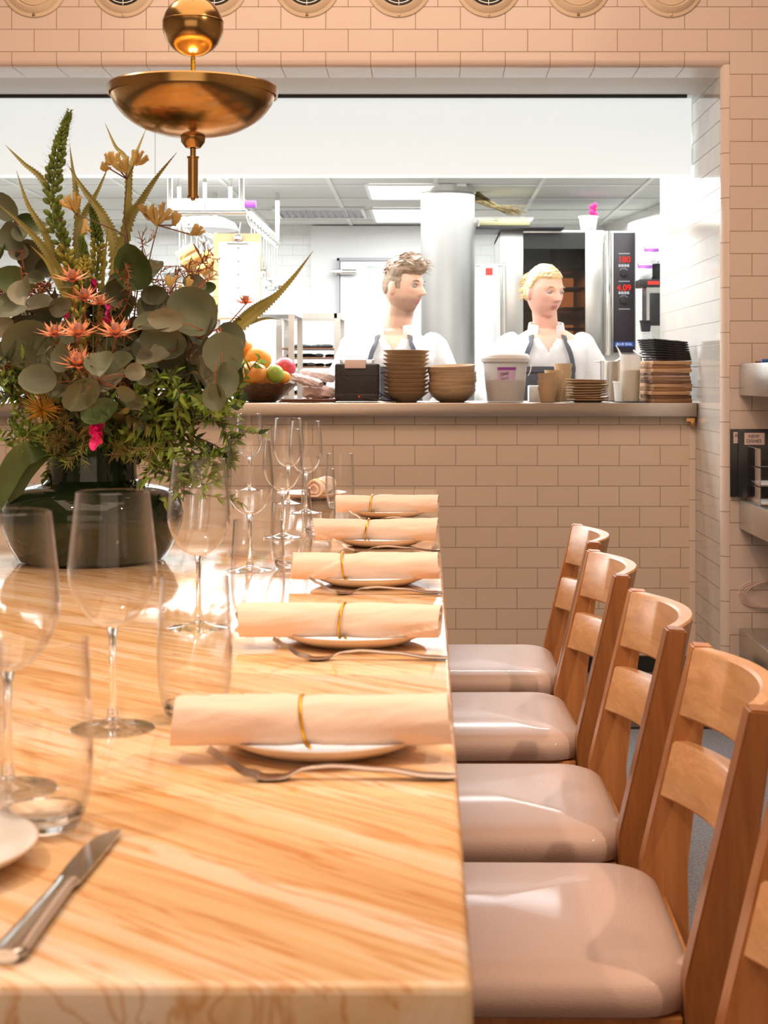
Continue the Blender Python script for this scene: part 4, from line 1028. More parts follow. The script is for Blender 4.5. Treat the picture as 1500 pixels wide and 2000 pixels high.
# ceiling lights and vents
for (px0, px1, yy0, yy1, lb) in ((712, 850, 358, 385, 'bright square ceiling panel left of the column, nearer one'), (722, 850, 405, 430, 'bright square ceiling panel left of the column, farther one')):
    Yn = (KZ-EYE)*F/(VY-yy0); Yf = (KZ-EYE)*F/(VY-yy1); xa_ = (px0-VX)*Yn/F
    g = thing('ceiling_panel_light', lb, 'light', (xa_+.29, (Yn+Yf)/2, KZ-.012), 0, 'kitchen ceiling panel lights'); hy = (Yf-Yn)/2
    obj('diffuser', box(BM(), -.27, .27, -hy+.01, hy-.01, -.002, .004), M['panel_light'], g)
    obj('frame', box(box(box(box(BM(), -.29, -.27, -hy, hy, -.004, .01), .27, .29, -hy, hy, -.004, .01), -.27, .27, -hy, -hy+.01, -.004, .01), -.27, .27, hy-.01, hy, -.004, .01), M['white_pl'], g)
g = thing('ceiling_vent', 'louvred white ceiling vent left of the light panels', 'vent', (-.72, 10.6, KZ-.014))
obj('frame', box(box(box(box(BM(), -.3, -.28, -.3, .3, -.004, .012), .28, .3, -.3, .3, -.004, .012), -.28, .28, -.3, -.28, -.004, .012), -.28, .28, .28, .3, -.004, .012), M['white_pl'], g)
bm = BM()
for k in range(12): 
    x = -.26+.045*k; quad(bm, [(x, -.28, -.002), (x, .28, -.002), (x+.03, .28, .01), (x+.03, -.28, .01)])
obj('louvres', bm, M['greyink'], g)
# ------------------------------------------------------------------ right side shelves on the front wall
SX = (1443-VX)*YF/F
def fy(y): return EYE-(y-VY)*YF/F
for nmz, (ya, yb_, dp, lb) in enumerate(((710, 772, .5, 'upper stainless wall shelf at the right frame edge'), (975, 1032, .5, 'middle stainless wall shelf under the paper racks'), (1226, 1292, .45, 'lowest stainless wall shelf near the floor at right'))):
    g = thing('steel_wall_shelf', lb, 'shelf', (SX, YF-.003, 0), 0, 'stainless box shelves on the right wall')
    obj('box_body', box(BM(), 0, 1.1, -dp, 0, fy(yb_), fy(ya), .004), M['steel'], g)
zc_ = fy(710)+.001
for k, (dx, dy, dz, sx, sy, sz, m_, lb, cat) in enumerate((
        (.045, -.18, 0, .05, .05, .006, 'traybrown', 'dark wooden coaster lying on the upper wall shelf', 'coaster'),
        (.085, -.12, 0, .07, .05, .012, 'bluebook', 'blue packet lying flat on the upper wall shelf', 'packet'),
        (.14, -.13, 0, .09, .07, .024, 'cream_paint', 'cream box on the upper wall shelf at right', 'box'),
        (.13, -.15, .0245, .07, .06, .014, 'white_pl', 'white booklet on the cream box of the upper shelf', 'book'),
        (.12, -.15, .039, .075, .06, .018, 'bluebook', 'blue and white book topping the pile on the upper shelf', 'book'))):
    if k == 1: dx, dy = .065, -.22
    tag(obj(['coaster', 'blue_packet', 'cream_box', 'white_booklet', 'blue_book'][k], box(BM(), -sx/2, sx/2, -sy/2, sy/2, 0, sz, .002), M[m_], loc=(SX+dx, YF-.003+dy, zc_+dz), rot=(0, 0, .2*k-.3)), lb, cat)
# folders
FZ = fy(972)+.004
g = thing('black_folder', 'tall black folder labelled NEW DISHES against the right wall', 'folder', (1.045, YF-.03, FZ-.0))
hF = fy(840)-FZ
obj('cover', box(BM(), 0, .34, -.008, .008, 0, hF, .002), M['folder'], g)
lbx = obj('label_tag', box(BM(), .02, .088, -.0098, -.0085, hF-.048, hF-.008), M['receipt'], g)
text('label_writing', 'NEW\nDISHES', (.052, -.0102, hF-.028), .016, M['ink'], lbx)
g = thing('black_folder', 'black folder half hidden behind the NEW DISHES folder', 'folder', (1.022, YF-.011, FZ-.0))
obj('cover', box(BM(), 0, .34, -.006, .006, 0, hF+.004, .002), M['folder'], g)
lbx = obj('label_tag', box(BM(), .010, .027, -.0085, -.0065, hF-.044, hF-.006), M['receipt'], g)
text('label_writing', 'A', (.019, -.009, hF-.018), .016, M['ink'], lbx)
for k in range(3):
    g = thing('acrylic_tray', ['lowest', 'middle', 'topmost'][k]+' clear acrylic paper tray at the right frame edge', 'tray', (SX+.01, YF-.10, fy(975)+.001+k*.062), 0, 'stacked clear paper trays')
    bm = BM(); box(bm, 0, .28, -.2, 0, 0, .003); box(bm, 0, .003, -.2, 0, .003, .058); box(bm, .277, .28, -.2, 0, .003, .058); box(bm, 0, .28, -.003, 0, .003, .05)
    obj('tray_body', bm, M['acrylic'], g); 
    bm = BM()
    for (p, q) in (((0, -.2, .058), (0, 0, .058)), ((0, -.2, 0), (0, -.2, .058)), ((0, -.2, .003), (.28, -.2, .003)), ((.05, -.2, .003), (.05, -.2, .04)), ((.05, -.2, .04), (.2, -.2, .04))): tube(bm, [p, q], .0013, 6)
    obj('tray_edge', bm, M['chrome'], g)
for k in range(2):
    tag(obj('paper_sheets', box(BM(), .01, .27, -.19, -.01, 0, .004), M['paper'], loc=(SX+.01, YF-.10, fy(975)+.0052+k*.062)), ['lower', 'upper'][k]+' white sheets lying in the clear paper trays', 'paper')
t = thing('cable_coil', 'thin white cable coiled on the tiles at right', 'cable', (0, 0, 0))
bm = BM()
for k in range(4):
    cxx, czz = (1500-VX)*YF/F, fy(1160)
    tube(bm, spline([(cxx+(-.10+.004*k)*cos(a)+.002*k, YF-.006-.003*k, czz+(.05-.003*k)*sin(a)+.004*sin(3*a+k)) for a in [2*pi*q/14 for q in range(15)]], 4), .0015, 6)
obj('coil', bm, M['receipt'], t)
# ------------------------------------------------------------------ vase and flowers
VXc, VYc = (180-VX)*2.93/F, 2.93
t = thing('glass_vase', 'squat dark green glass vase with wide body holding the flowers', 'vase', (VXc, VYc, TZ+.0005))
vo = [(0, 0), (.118, 0), (.134, .005), (.153, .035), (.1655, .07), (.167, .09), (.161, .113), (.143, .131), (.115, .139), (.092, .143), (.083, .150), (.0813, .165), (.0813, .212)]
vi = [(.0775, .212), (.0775, .165), (.079, .148), (.088, .139), (.115, .135), (.141, .126), (.156, .110), (.161, .09), (.159, .07), (.147, .037), (.128, .014), (0, .012)]
bm = BM(); lathe(bm, vo+vi, 96); obj('vase_body', bm, M['vase'], t)
def T(x, y, dy=0): return P(x, y, VYc+dy)
RIM = TZ+.212
rv = random.Random(5)
def stem_path(tg, mids=(), depth=.07):
    d = Vector((tg.x-VXc, tg.y-VYc)); L = min(d.length, .058)
    d = d.normalized()*L if d.length > 0 else d
    rim = Vector((VXc+d.x, VYc+d.y, RIM+.004)); base = Vector((VXc+d.x*.3*-1, VYc+d.y*-.3, RIM-depth))
    return spline([base, rim]+list(mids)+[tg], 8)
def stem(t, pts, r=.002, m='stemb', name='stem'):
    bm = BM(); o = t.location; tube(bm, [p-o for p in pts], lambda u: r*(1.25-.75*u), 6); return obj(name, bm, M[m], t)
def disc(bm, c, r, nrm, up, asp=1.0, mi=0, cup=.15, tip=.25, seg=14):
    n = nrm.normalized(); u = (up-n*up.dot(n)).normalized(); v = n.cross(u)
    ce = bm.verts.new(c-n*cup*r*.3); prev = None
    for k, s in enumerate((.5, 1.0)):
        ring = []
        for q in range(seg):
            a = 2*pi*q/seg; rad = r*s*(1+tip*.5*max(0, cos(a))**6)
            ring.append(bm.verts.new(c+u*rad*cos(a)+v*rad*sin(a)*asp+n*cup*r*(s*s-.3)*(abs(sin(a))*.9+.2)))
        for q in range(seg):
            f = bm.faces.new((ce, ring[q], ring[(q+1) % seg])) if prev is None else bm.faces.new((prev[q], ring[q], ring[(q+1) % seg], prev[(q+1) % seg]))
            f.material_index = mi
        prev = ring
def lance(bm, b, d, L, W, nrm, mi=0, n=6, curl=.3, teeth=0, fold=.25, tail=.55):
    d = d.normalized(); s = d.cross(nrm)
    if s.length < 1e-4: s = d.cross(Vector((1, 0, .1)))
    s.normalize(); nn = s.cross(d); prev = None
    for k in range(n+1):
        u = k/n; w = W*(sin(pi*min(1, (u*(1-.0)+.04))**tail) if u < 1 else 0)*.5
        if teeth: w = W*.5*(1-u**1.6)
        c = b+d*L*u-nn*curl*L*u*u
        ww = w*(1+(.35 if teeth and k % 2 else 0)) if u < 1 else .0002
        cur = [bm.verts.new(c+s*ww+nn*fold*ww), bm.verts.new(c), bm.verts.new(c-s*ww+nn*fold*ww)]
        if prev:
            for q in range(2): f = bm.faces.new((prev[q], cur[q], cur[q+1], prev[q+1])); f.material_index = mi
        prev = cur
def rdir(b=Vector((0, 0, 0)), s=1):
    v = Vector((rv.gauss(0, 1), rv.gauss(0, 1), rv.gauss(0, 1))).normalized()*s+b
    return v.normalized()
def fthing(name, label, cat, group='stems of the bouquet'): return thing(name, label, cat, (VXc, VYc, RIM-.05), 0, group)
O = Vector((VXc, VYc, RIM-.05))
# --- eucalyptus
EU = [
 ('eucalyptus branch with the largest round leaves, drooping at the right of the bouquet', [(330, 740), (375, 670), (430, 640)], -.14, [(375, 612, 46, 0), (352, 650, 38, 1), (322, 668, 42, 0), (372, 675, 36, 1), (410, 640, 46, 0), (436, 690, 38, 0), (398, 728, 34, 1), (437, 742, 32, 0), (448, 660, 30, 0), (470, 785, 24, 2), (345, 705, 36, 0), (325, 625, 30, 1), (300, 640, 34, 0), (455, 720, 26, 2), (420, 775, 24, 0), (300, 700, 30, 1)]),
 ('eucalyptus branch with dark round leaves rising in the centre of the bouquet', [(255, 720), (262, 620), (275, 520)], -.02, [(262, 522, 44, 2), (290, 535, 36, 0), (228, 572, 30, 0), (216, 600, 26, 0), (300, 575, 24, 0), (250, 600, 32, 0), (285, 610, 30, 0), (378, 556, 22, 1), (407, 563, 14, 2), (320, 600, 22, 1), (232, 545, 18, 1)]),
 ('eucalyptus branch with pale leaves spreading at the left of the bouquet', [(110, 760), (60, 640), (40, 520)], -.12, [(48, 572, 32, 1), (72, 602, 32, 1), (118, 600, 22, 1), (30, 632, 26, 1), (52, 672, 46, 0), (82, 690, 36, 0), (18, 690, 30, 0), (62, 640, 28, 0), (30, 548, 34, 2), (22, 600, 32, 0), (70, 545, 20, 0), (5, 640, 24, 1)]),
 ('eucalyptus branch with dark backlit leaves at the upper left frame edge', [(90, 700), (50, 540), (30, 420)], .02, [(10, 405, 32, 0), (50, 432, 22, 2), (74, 450, 24, 2), (25, 462, 30, 0), (38, 492, 24, 1), (66, 500, 38, 0), (0, 500, 28, 2), (90, 520, 24, 0), (40, 455, 22, 0)]),
 ('eucalyptus branch with grey leaves low at the front of the bouquet', [(170, 850), (175, 800), (190, 745)], -.20, [(160, 768, 36, 0), (176, 765, 30, 1), (207, 738, 32, 1), (166, 762, 13, 1), (232, 716, 28, 0), (105, 745, 30, 0), (75, 745, 32, 0), (246, 768, 18, 0), (268, 780, 18, 0), (285, 735, 20, 0), (262, 728, 18, 1), (195, 712, 32, 0), (125, 700, 28, 0)]),
 ('eucalyptus branch hanging behind the star flowers in the bouquet', [(230, 800), (250, 700), (230, 650)], -.04, [(275, 660, 40, 0), (250, 680, 36, 0), (215, 690, 30, 0), (290, 690, 34, 0), (130, 660, 30, 0), (190, 655, 28, 0), (100, 610, 30, 0), (150, 620, 26, 0)])]
for lb, path, dy, leaves in EU:
    t = fthing('eucalyptus_branch', lb, 'branch')
    mids = [T(x, y, dy*(.4+.3*i)) for i, (x, y) in enumerate(path[:-1])]
    tg = T(*path[-1], dy); sp = stem_path(tg, mids); stem(t, sp, .0024, 'stemr')
    bm = BM(); tw = BM()
    for (x, y, r, mi) in leaves:
        c = T(x, y, dy+rv.uniform(-.06, .05)); nr = rdir(Vector((rv.uniform(-.5, .5), -1.15, .35)), .8)
        near = min(sp[8:], key=lambda p: (p-c).length); up = (c-near)
        if up.length < .01: up = Vector((0, 0, 1))
        disc(bm, c-O, r*2.93/F*1.04, nr, up+rdir()*.3*up.length, rv.uniform(.68, .98), mi, rv.uniform(.25, .8))
        e = c-up.normalized()*r*2.93/F*.9; tube(tw, [near-O, near.lerp(e, .6)-O+Vector((0, 0, .004)), e-O], .0009, 5)
    obj('foliage', bm, [M['euc'], M['eucl'], M['eucg']], t); obj('twigs', tw, M['stemr'], t)
# --- serrated strap leaves
SL = [([(10, 283), (45, 318), (90, 362), (125, 470), (150, 640)], 11, .05, 'serrated leaf arching to the far upper left, thin tip by the green spike'),
 ([(32, 333), (55, 400), (90, 460), (125, 560), (155, 660)], 12, .0, 'serrated leaf left of the green spike, second from the left'),
 ([(-8, 395), (45, 440), (90, 490), (120, 548), (150, 640)], 13, -.08, 'serrated leaf crossing the dark eucalyptus at the left frame edge'),
 ([(60, 480), (90, 510), (112, 550), (135, 590), (160, 660)], 9, -.10, 'short serrated leaf just above the upper star flower'),
 ([(136, 282), (142, 330), (148, 368), (155, 480), (165, 640)], 9, .08, 'upright serrated leaf right behind the green spike'),
 ([(132, 322), (165, 372), (200, 420), (226, 490), (225, 640)], 15, .03, 'serrated leaf curving down right across the bouquet top'),
 ([(213, 322), (190, 375), (165, 420), (152, 470), (165, 640)], 11, .06, 'serrated leaf leaning right, crossing the curved one'),
 ([(205, 240), (225, 285), (247, 318), (250, 420), (230, 620)], 9, .09, 'tall serrated leaf tip left of the pendant bowl'),
 ([(285, 252), (270, 290), (256, 325), (248, 420), (225, 620)], 8, .11, 'thin serrated leaf tip just below the pendant bowl'),
 ([(345, 298), (305, 348), (275, 395), (250, 440), (215, 600)], 12, .0, 'serrated leaf reaching right toward the pendant handle'),
 ([(612, 490), (570, 545), (525, 592), (470, 638), (380, 720)], 12, -.05, 'longest serrated leaf stretching right over the fruit basket'),
 ([(566, 556), (530, 580), (490, 605), (455, 640), (370, 730)], 10, -.02, 'shorter serrated leaf under the longest one at the right'),
 ([(548, 624), (520, 622), (490, 630), (455, 645), (380, 720)], 6, .0, 'lowest thin serrated leaf pointing right at the fruit'),
 ([(195, 530), (205, 480), (212, 430), (200, 560), (195, 640)][2:], 8, -.05, 'short serrated leaf standing beside the yellow bells')]
for pts, w, dy, lb in SL:
    t = fthing('serrated_leaf', lb, 'leaf'); q = [T(x, y, dy*(1-.15*i)) for i, (x, y) in enumerate(pts)][::-1]
    rim = Vector((VXc+(q[0].x-VXc)*.3, VYc, RIM)); sp = spline([rim-Vector((0, 0, .04)), rim]+q, 10)
    bm = BM(); n = len(sp); prev = None; W = w*2.93/F*.85
    for k, p in enumerate(sp):
        u = k/(n-1); d = (sp[min(k+1, n-1)]-sp[max(k-1, 0)]).normalized(); s = d.cross(Vector((.15, -1, .1))).normalized(); nn = Vector((0, -1, 0))
        w_ = W*(1-max(0, (u-.35)/.65)**1.3)*(.5+.5*min(1, u*3))+.0002
        p = p-O
        for sub in (0, 1):
            ww = w_*(1.38 if sub else .90); pp = p+(d*.0015 if sub else Vector())
            cur = [bm.verts.new(pp+s*ww+nn*w_*.35), bm.verts.new(pp-nn*w_*.1), bm.verts.new(pp-s*ww+nn*w_*.35)]
            if prev:
                for z in range(2): bm.faces.new((prev[z], cur[z], cur[z+1], prev[z+1]))
            prev = cur
    obj('blade', bm, M['aloe'], t)
# --- green spike with bells
def spikef(px, dy, lb, W0, tipc):
    t = fthing('bell_flower_spike', lb, 'flower'); q = [T(x, y, dy) for x, y in px][::-1]; sp = spline([T(170, 860, 0)]+q, 10); stem(t, [p for p in sp], .0034, 'spike')
    bl = BM(); tp = BM(); n = len(sp)
    top = sp[-1]; total = sum((a-b).length for a, b in zip(sp, sp[1:])); acc = 0
    for k in range(5, n, 1):
        if k % 2 and n > 0 and k < n-14: continue
        acc = sum((sp[i]-sp[i+1]).length for i in range(k, n-1)); p = sp[k]; d = (sp[k]-sp[k-1]).normalized()
        sc = min(1, .32+acc/.16)
        for q_ in range(2 if acc > .03 else 4):
            for h in range(3 if acc < .1 else 2):
                a = k*2.4+q_*2.1+h*1.05; o = Vector((cos(a), sin(a), 0)); o = (o-d*o.dot(d)).normalized()
                c = p+o*W0*sc*.85+d*(h-.5)*.006
                ax = (o*.8+d*.75).normalized(); rot = ax.to_track_quat('Z', 'Y').to_matrix()
                lower = acc > tipc
                ball(tp if lower else bl, c-O, W0*.48*sc, 8, (.72, .72, 1.2), rot)
                if acc < .3: lance(bl, c-O+o*W0*.3*sc, (o*1.2-d*.1+Vector((0, 0, .2))), W0*1.2*sc, W0*.16, d, n=3, curl=-.4)
                else: lance(bl, c-O, (o+Vector((0, 0, .1))), W0*1.1, W0*.5, d, n=3)
    o_ = obj('buds', bl, M['spike'], t); o_['kind'] = 'stuff'; obj('bells', tp, M['pod'], t)
spikef([(134, 224), (120, 268), (110, 320), (103, 365), (108, 430), (130, 500), (150, 570), (165, 680)], .0, 'tall green flower spike with curved tip, highest stem at left', .0145, .24)
spikef([(180, 405), (188, 450), (192, 500), (186, 560), (180, 680)], .03, 'shorter green spike with yellow bells right of the tall one', .0145, .07)
spikef([(160, 470), (165, 510), (160, 560), (158, 660)], -.05, 'low spike of yellow bells above the orange star flowers', .0145, .03)
# --- kangaroo paws
def paw(path, heads, dy, lb):
    t = fthing('kangaroo_paw', lb, 'flower'); mids = [T(x, y, dy*.7) for x, y in path[:-1]]; sp = stem_path(T(*path[-1], dy), mids); stem(t, sp, .002, 'stemb')
    for (x, y, ang, n, L) in heads:
        c = T(x, y, dy); near = min(sp[9:], key=lambda p: (p-c).length); sg = BM(); tube(sg, [near-O, c-O], .0013, 6)
        bm = BM(); Lm = L*.78*2.93/F
        for k in range(n):
            a = R(ang)+(k-(n-1)/2)*.23+rv.uniform(-.12, .12); yy = rv.uniform(-.5, .3)
            d = Vector((cos(a), yy, sin(a))).normalized(); e = c-O+d*Lm*rv.uniform(.8, 1.1); m_ = (c-O).lerp(e, .55)+Vector((0, 0, -.003)); s0 = c-O+Vector((rv.uniform(-.003, .003), 0, rv.uniform(-.003, .003)))
            pp = spline([s0, m_, e], 4); tube(bm, pp, lambda u: .0010+.0022*sin(pi*min(1, u*.62+.1)), 7)
            for q in range(4):
                f = Vector((cos(a+(q-1.5)*.55), yy+.1*q, sin(a+(q-1.5)*.55))).normalized(); lance(bm, e-d*.002, f, Lm*.22, .0028, Vector((0, -1, 0)), n=2)
        h = obj('flower_head', bm, M['paw'], t); obj('flower_stalk', sg, M['stemb'], h)
paw([(248, 600), (250, 480), (243, 420), (248, 350)], [(225, 322, 105, 6, 34), (246, 335, 120, 7, 36), (262, 322, 60, 6, 36), (222, 318, 160, 4, 22), (215, 330, 150, 4, 26)], -.02, 'kangaroo paw stem with golden flowers below the pendant bowl')
paw([(250, 600), (245, 480), (235, 455), (150, 420)], [(150, 412, 110, 7, 40), (140, 405, 130, 5, 32), (165, 430, -80, 3, 40)], -.03, 'kangaroo paw stem reaching left in front of the green spike')
paw([(280, 640), (290, 520), (308, 440)], [(305, 440, 80, 7, 42), (300, 432, 120, 5, 38), (314, 430, 55, 6, 40), (340, 440, 75, 5, 36), (372, 458, 40, 5, 34), (283, 418, 110, 3, 24)], -.04, 'kangaroo paw stem with a cluster beside the hanging rack')
paw([(300, 680), (330, 600), (350, 580)], [(350, 580, 50, 5, 28), (366, 560, 70, 4, 24), (330, 560, 80, 4, 28)], -.08, 'small kangaroo paw cluster just left of the clipboard')
# --- star flowers
def star(x, y, rp, dy, lb, tilt=0):
    c = T(x, y, dy); t = fthing('star_flower', lb, 'flower', 'orange pink star flowers'); sp = stem_path(c-Vector((0, 0, .004)), [T((x+170)/2, 770, dy*.6)]); stem(t, sp, .0022, 'stemr')
    bm = BM(); r = rp*2.93/F; up = Vector((tilt, -.35, 1)).normalized()
    for ring, (n, el, L) in enumerate(((9, .05, 1.05), (8, .55, .85), (6, 1.05, .6))):
        for k in range(n):
            a = 2*pi*(k+.5*ring)/n+rv.uniform(-.15, .15); h = Vector((cos(a), sin(a), 0)); h = (h-up*h.dot(up)).normalized()
            d = h*cos(el)+up*sin(el); lance(bm, c-O-up*.002, d, r*L*rv.uniform(.9, 1.2), r*.27, up, 0, 6, -.22)
    obj('petals', bm, M['pet'], t)
    bm = BM(); ball(bm, c-O-up*.001, r*.15, 12); obj('flower_base', bm, M['petc'], t)
    bm = BM(); ball(bm, c-O+up*r*.22, r*.24, 14, (.85, .85, 1.2)); obj('cone', bm, M['cone'], t)
    bm = BM()
    for k in range(10):
        p = sp[-1-k//2-1]; lance(bm, p-O, rdir(Vector((0, 0, -.2))), .03, .009, Vector((0, 0, 1)), n=4)
    obj('leaves', bm, M['leafo'], t)
for (x, y, rp, dy, lb) in ((142, 545, 36, -.16, 'highest orange star flower, right under the yellow bells'), (166, 582, 36, -.18, 'orange star flower second from the top, slightly right'), (107, 652, 34, -.20, 'leftmost star flower of the middle row'), (154, 652, 42, -.22, 'star flower in the centre of the middle row'), (227, 652, 42, -.21, 'rightmost star flower of the middle row'), (154, 712, 44, -.24, 'lowest star flower, large, above the grey front leaves'), (128, 690, 26, -.15, 'small star flower peeping out left of the lowest one'), (195, 592, 26, -.12, 'small star flower half hidden right of the upper pair'), (480, 590, 26, -.02, 'small star flower at the right, near the clipboard bottom')):
    star(x, y, rp, dy, lb)
# --- leafy green branches
def leafy(px, dy, lb, n, L, W, m, name='leafy_branch', sr=.0018, spread=.5, m2=None, sm='stemb', twn=0, twL=.05):
    t = fthing(name, lb, 'branch'); q = [T(x, y, dy*(i+1)/len(px)) for i, (x, y) in enumerate(px)]
    sp = stem_path(q[-1], q[:-1]); stem(t, sp, sr, sm); bm = BM(); tw = BM()
    segs = sp[9:]; lines = [segs]
    for k in range(twn):
        a = segs[rv.randrange(len(segs))]; d = rdir(Vector((0, -.2, 0))); e = a+d*twL*rv.uniform(.5, 1.2); ln = spline([a, a.lerp(e, .5)+rdir()*.008, e], 4); lines.append(ln); tube(tw, [p-O for p in ln], .0008, 5)
    tot = sum(len(l) for l in lines)
    for ln in lines:
        cnt = max(2, round(n*len(ln)/tot))
        for k in range(cnt):
            u = (k+.5)/cnt*(len(ln)-1); i = int(u); p = ln[i].lerp(ln[min(i+1, len(ln)-1)], u-i); d = (ln[min(i+1, len(ln)-1)]-ln[max(i-1, 0)]).normalized()
            sd = rdir(); sd = (sd-d*sd.dot(d)).normalized()
            lance(bm, p-O, d*.6+sd*spread*1.6, L*rv.uniform(.6, 1.15), W*rv.uniform(.8, 1.1), rdir(Vector((0, -.8, .8))), 0 if not m2 or rv.random() < .6 else 1, 4, rv.uniform(0, .25))
    obj('foliage', bm, [M[m]]+([M[m2]] if m2 else []), t)
    if twn: o_ = obj('twigs', tw, M[sm], t); o_['kind'] = 'stuff'
    else: tw.free()
D = [([(380, 820), (455, 830)], -.06, 'bright leafy spray reaching right, just below the fruit basket'), ([(340, 800), (420, 790), (470, 750)], -.10, 'bright leafy spray ending under the drooping eucalyptus'),
     ([(350, 850), (420, 870), (455, 905)], -.05, 'bright trailing vine hanging lowest at the right'), ([(310, 860), (380, 905), (398, 975)], -.08, 'thin trailing vine drooping behind the wine glass rim'),
     ([(290, 860), (330, 910), (350, 940)], -.12, 'short trailing vine beside the vase neck'), ([(300, 780), (370, 770), (420, 810)], -.16, 'dense leafy spray in front at lower right of the bouquet'),
     ([(250, 790), (310, 740), (360, 770)], -.15, 'leafy spray low in the centre right of the bouquet'), ([(270, 800), (300, 820), (340, 880)], -.14, 'leafy spray falling over the right rim of the vase'),
     ([(110, 820), (50, 780), (10, 770)], -.14, 'leafy spray at the lower left frame edge'), ([(120, 850), (60, 850), (5, 860)], -.10, 'drooping leafy spray lowest on the left'),
     ([(100, 780), (60, 720), (10, 730)], -.12, 'leafy spray under the pale left eucalyptus')]
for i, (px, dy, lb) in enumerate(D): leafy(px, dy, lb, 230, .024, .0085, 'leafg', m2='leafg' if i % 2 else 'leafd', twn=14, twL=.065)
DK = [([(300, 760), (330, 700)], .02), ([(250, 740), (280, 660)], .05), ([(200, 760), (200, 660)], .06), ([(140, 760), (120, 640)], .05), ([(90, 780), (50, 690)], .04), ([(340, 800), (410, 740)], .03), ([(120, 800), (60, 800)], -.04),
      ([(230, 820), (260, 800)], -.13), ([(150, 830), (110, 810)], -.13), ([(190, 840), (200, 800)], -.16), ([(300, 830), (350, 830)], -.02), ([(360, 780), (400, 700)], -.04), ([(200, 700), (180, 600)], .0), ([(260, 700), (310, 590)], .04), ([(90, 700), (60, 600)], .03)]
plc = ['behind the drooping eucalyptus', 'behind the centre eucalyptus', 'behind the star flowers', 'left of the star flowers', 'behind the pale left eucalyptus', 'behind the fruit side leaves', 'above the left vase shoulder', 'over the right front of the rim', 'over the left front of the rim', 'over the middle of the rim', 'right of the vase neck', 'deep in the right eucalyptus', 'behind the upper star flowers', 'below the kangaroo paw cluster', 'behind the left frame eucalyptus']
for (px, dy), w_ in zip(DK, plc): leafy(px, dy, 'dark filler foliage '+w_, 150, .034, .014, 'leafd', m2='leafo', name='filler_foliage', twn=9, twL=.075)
# --- fine needle shrubs
for px, dy, lb in (([(290, 640), (300, 560), (270, 450)], -.0, 'fine twiggy shrub stem rising below the paw cluster'), ([(330, 640), (370, 560), (400, 500)], -.03, 'fine needle shrub stem leaning right to the copper pans'), ([(300, 640), (340, 560), (350, 520)], .0, 'fine needle shrub stem behind the centre leaf'), ([(250, 660), (250, 580), (245, 520)], -.10, 'reddish needle stem in front of the dark round leaf'), ([(110, 640), (100, 580), (80, 545)], .0, 'brown seeded twig at the left above pale leaves'), ([(320, 680), (360, 620), (385, 560)], -.08, 'red stemmed needle sprig beside the right eucalyptus')):
    leafy(px, dy, lb, 260, .014, .0022, 'leafo', name='needle_sprig', sr=.0014, m2='berry', sm='stemr', twn=22, twL=.05)
# asparagus-like fronds and pincushions
for x, y, rp, dy, lb in ((82, 800, 40, -.17, 'fuzzy golden pincushion flower low at the left'), (125, 828, 22, -.18, 'small golden pincushion flower left of the magenta bloom'), (115, 860, 24, -.16, 'small greenish pincushion flower above the vase rim')):
    c = T(x, y, dy); t = fthing('pincushion_flower', lb, 'flower'); stem(t, stem_path(c), .002, 'leafo'); bm = BM()
    for k in range(220 if rp > 30 else 110):
        d = rdir(Vector((0, -.25, .2))); lance(bm, c-O, d, rp*2.93/F*rv.uniform(.6, 1.1), .0016, rdir(), n=2, curl=.1)
    obj('flower_head', bm, M['pin'] if rp > 30 else M['leafo'], t)
for px, dy, lb in (([(110, 850), (60, 870), (30, 860)], -.15, 'feathery green fern frond at lower left'), ([(140, 860), (110, 890), (95, 880)], -.16, 'feathery fern frond over the left vase rim'), ([(230, 850), (260, 880), (300, 870)], -.15, 'feathery fern frond over the right vase rim'), ([(150, 840), (130, 820), (100, 850)], -.12, 'feathery fern frond between pincushion and vase'), ([(180, 850), (170, 870), (150, 880)], -.17, 'feathery fern frond in front of the vase mouth')):
    leafy(px, dy, lb, 420, .018, .0013, 'leafg', name='fern_frond', sr=.0013, m2='leafo', twn=18, twL=.04)
# brown seed heads
for x, y, rp, dy, lb in ((10, 705, 34, -.10, 'cluster of brown berries at the left frame edge'), (75, 565, 24, -.03, 'cluster of dark brown seeds under the serrated leaves'), (8, 570, 22, -.06, 'greenish seed head at the left frame edge')):
    c = T(x, y, dy); t = fthing('seed_cluster', lb, 'seeds'); stem(t, stem_path(c), .002, 'stemr'); bm = BM()
    for k in range(110): ball(bm, c-O+rdir()*rp*2.93/F*rv.uniform(.3, 1), .0028, 6)
    o = obj('berries', bm, M['berry'], t); o['kind'] = 'stuff'
# magenta blooms
for x, y, dy, lb, s in ((193, 845, -.19, 'magenta bloom hanging over the vase mouth', 1), (210, 612, -.08, 'small magenta bloom behind the star flowers, right', .6), (127, 610, -.08, 'small magenta bloom behind the star flowers, left', .5), (182, 560, -.06, 'dusky pink bloom beside the yellow bells', .6)):
    c = T(x, y, dy); t = fthing('magenta_bloom', lb, 'flower'); stem(t, stem_path(c), .0018, 'leafo'); bm = BM()
    for k in range(8): disc(bm, c-O+Vector((rv.uniform(-.006, .006), rv.uniform(-.006, .006), rv.uniform(-.022, .020)))*s, .013*s, rdir(Vector((0, -1, 0)), .8), Vector((0, 0, -1)), .7, 0, .5)
    obj('petals', bm, M['magenta'], t)
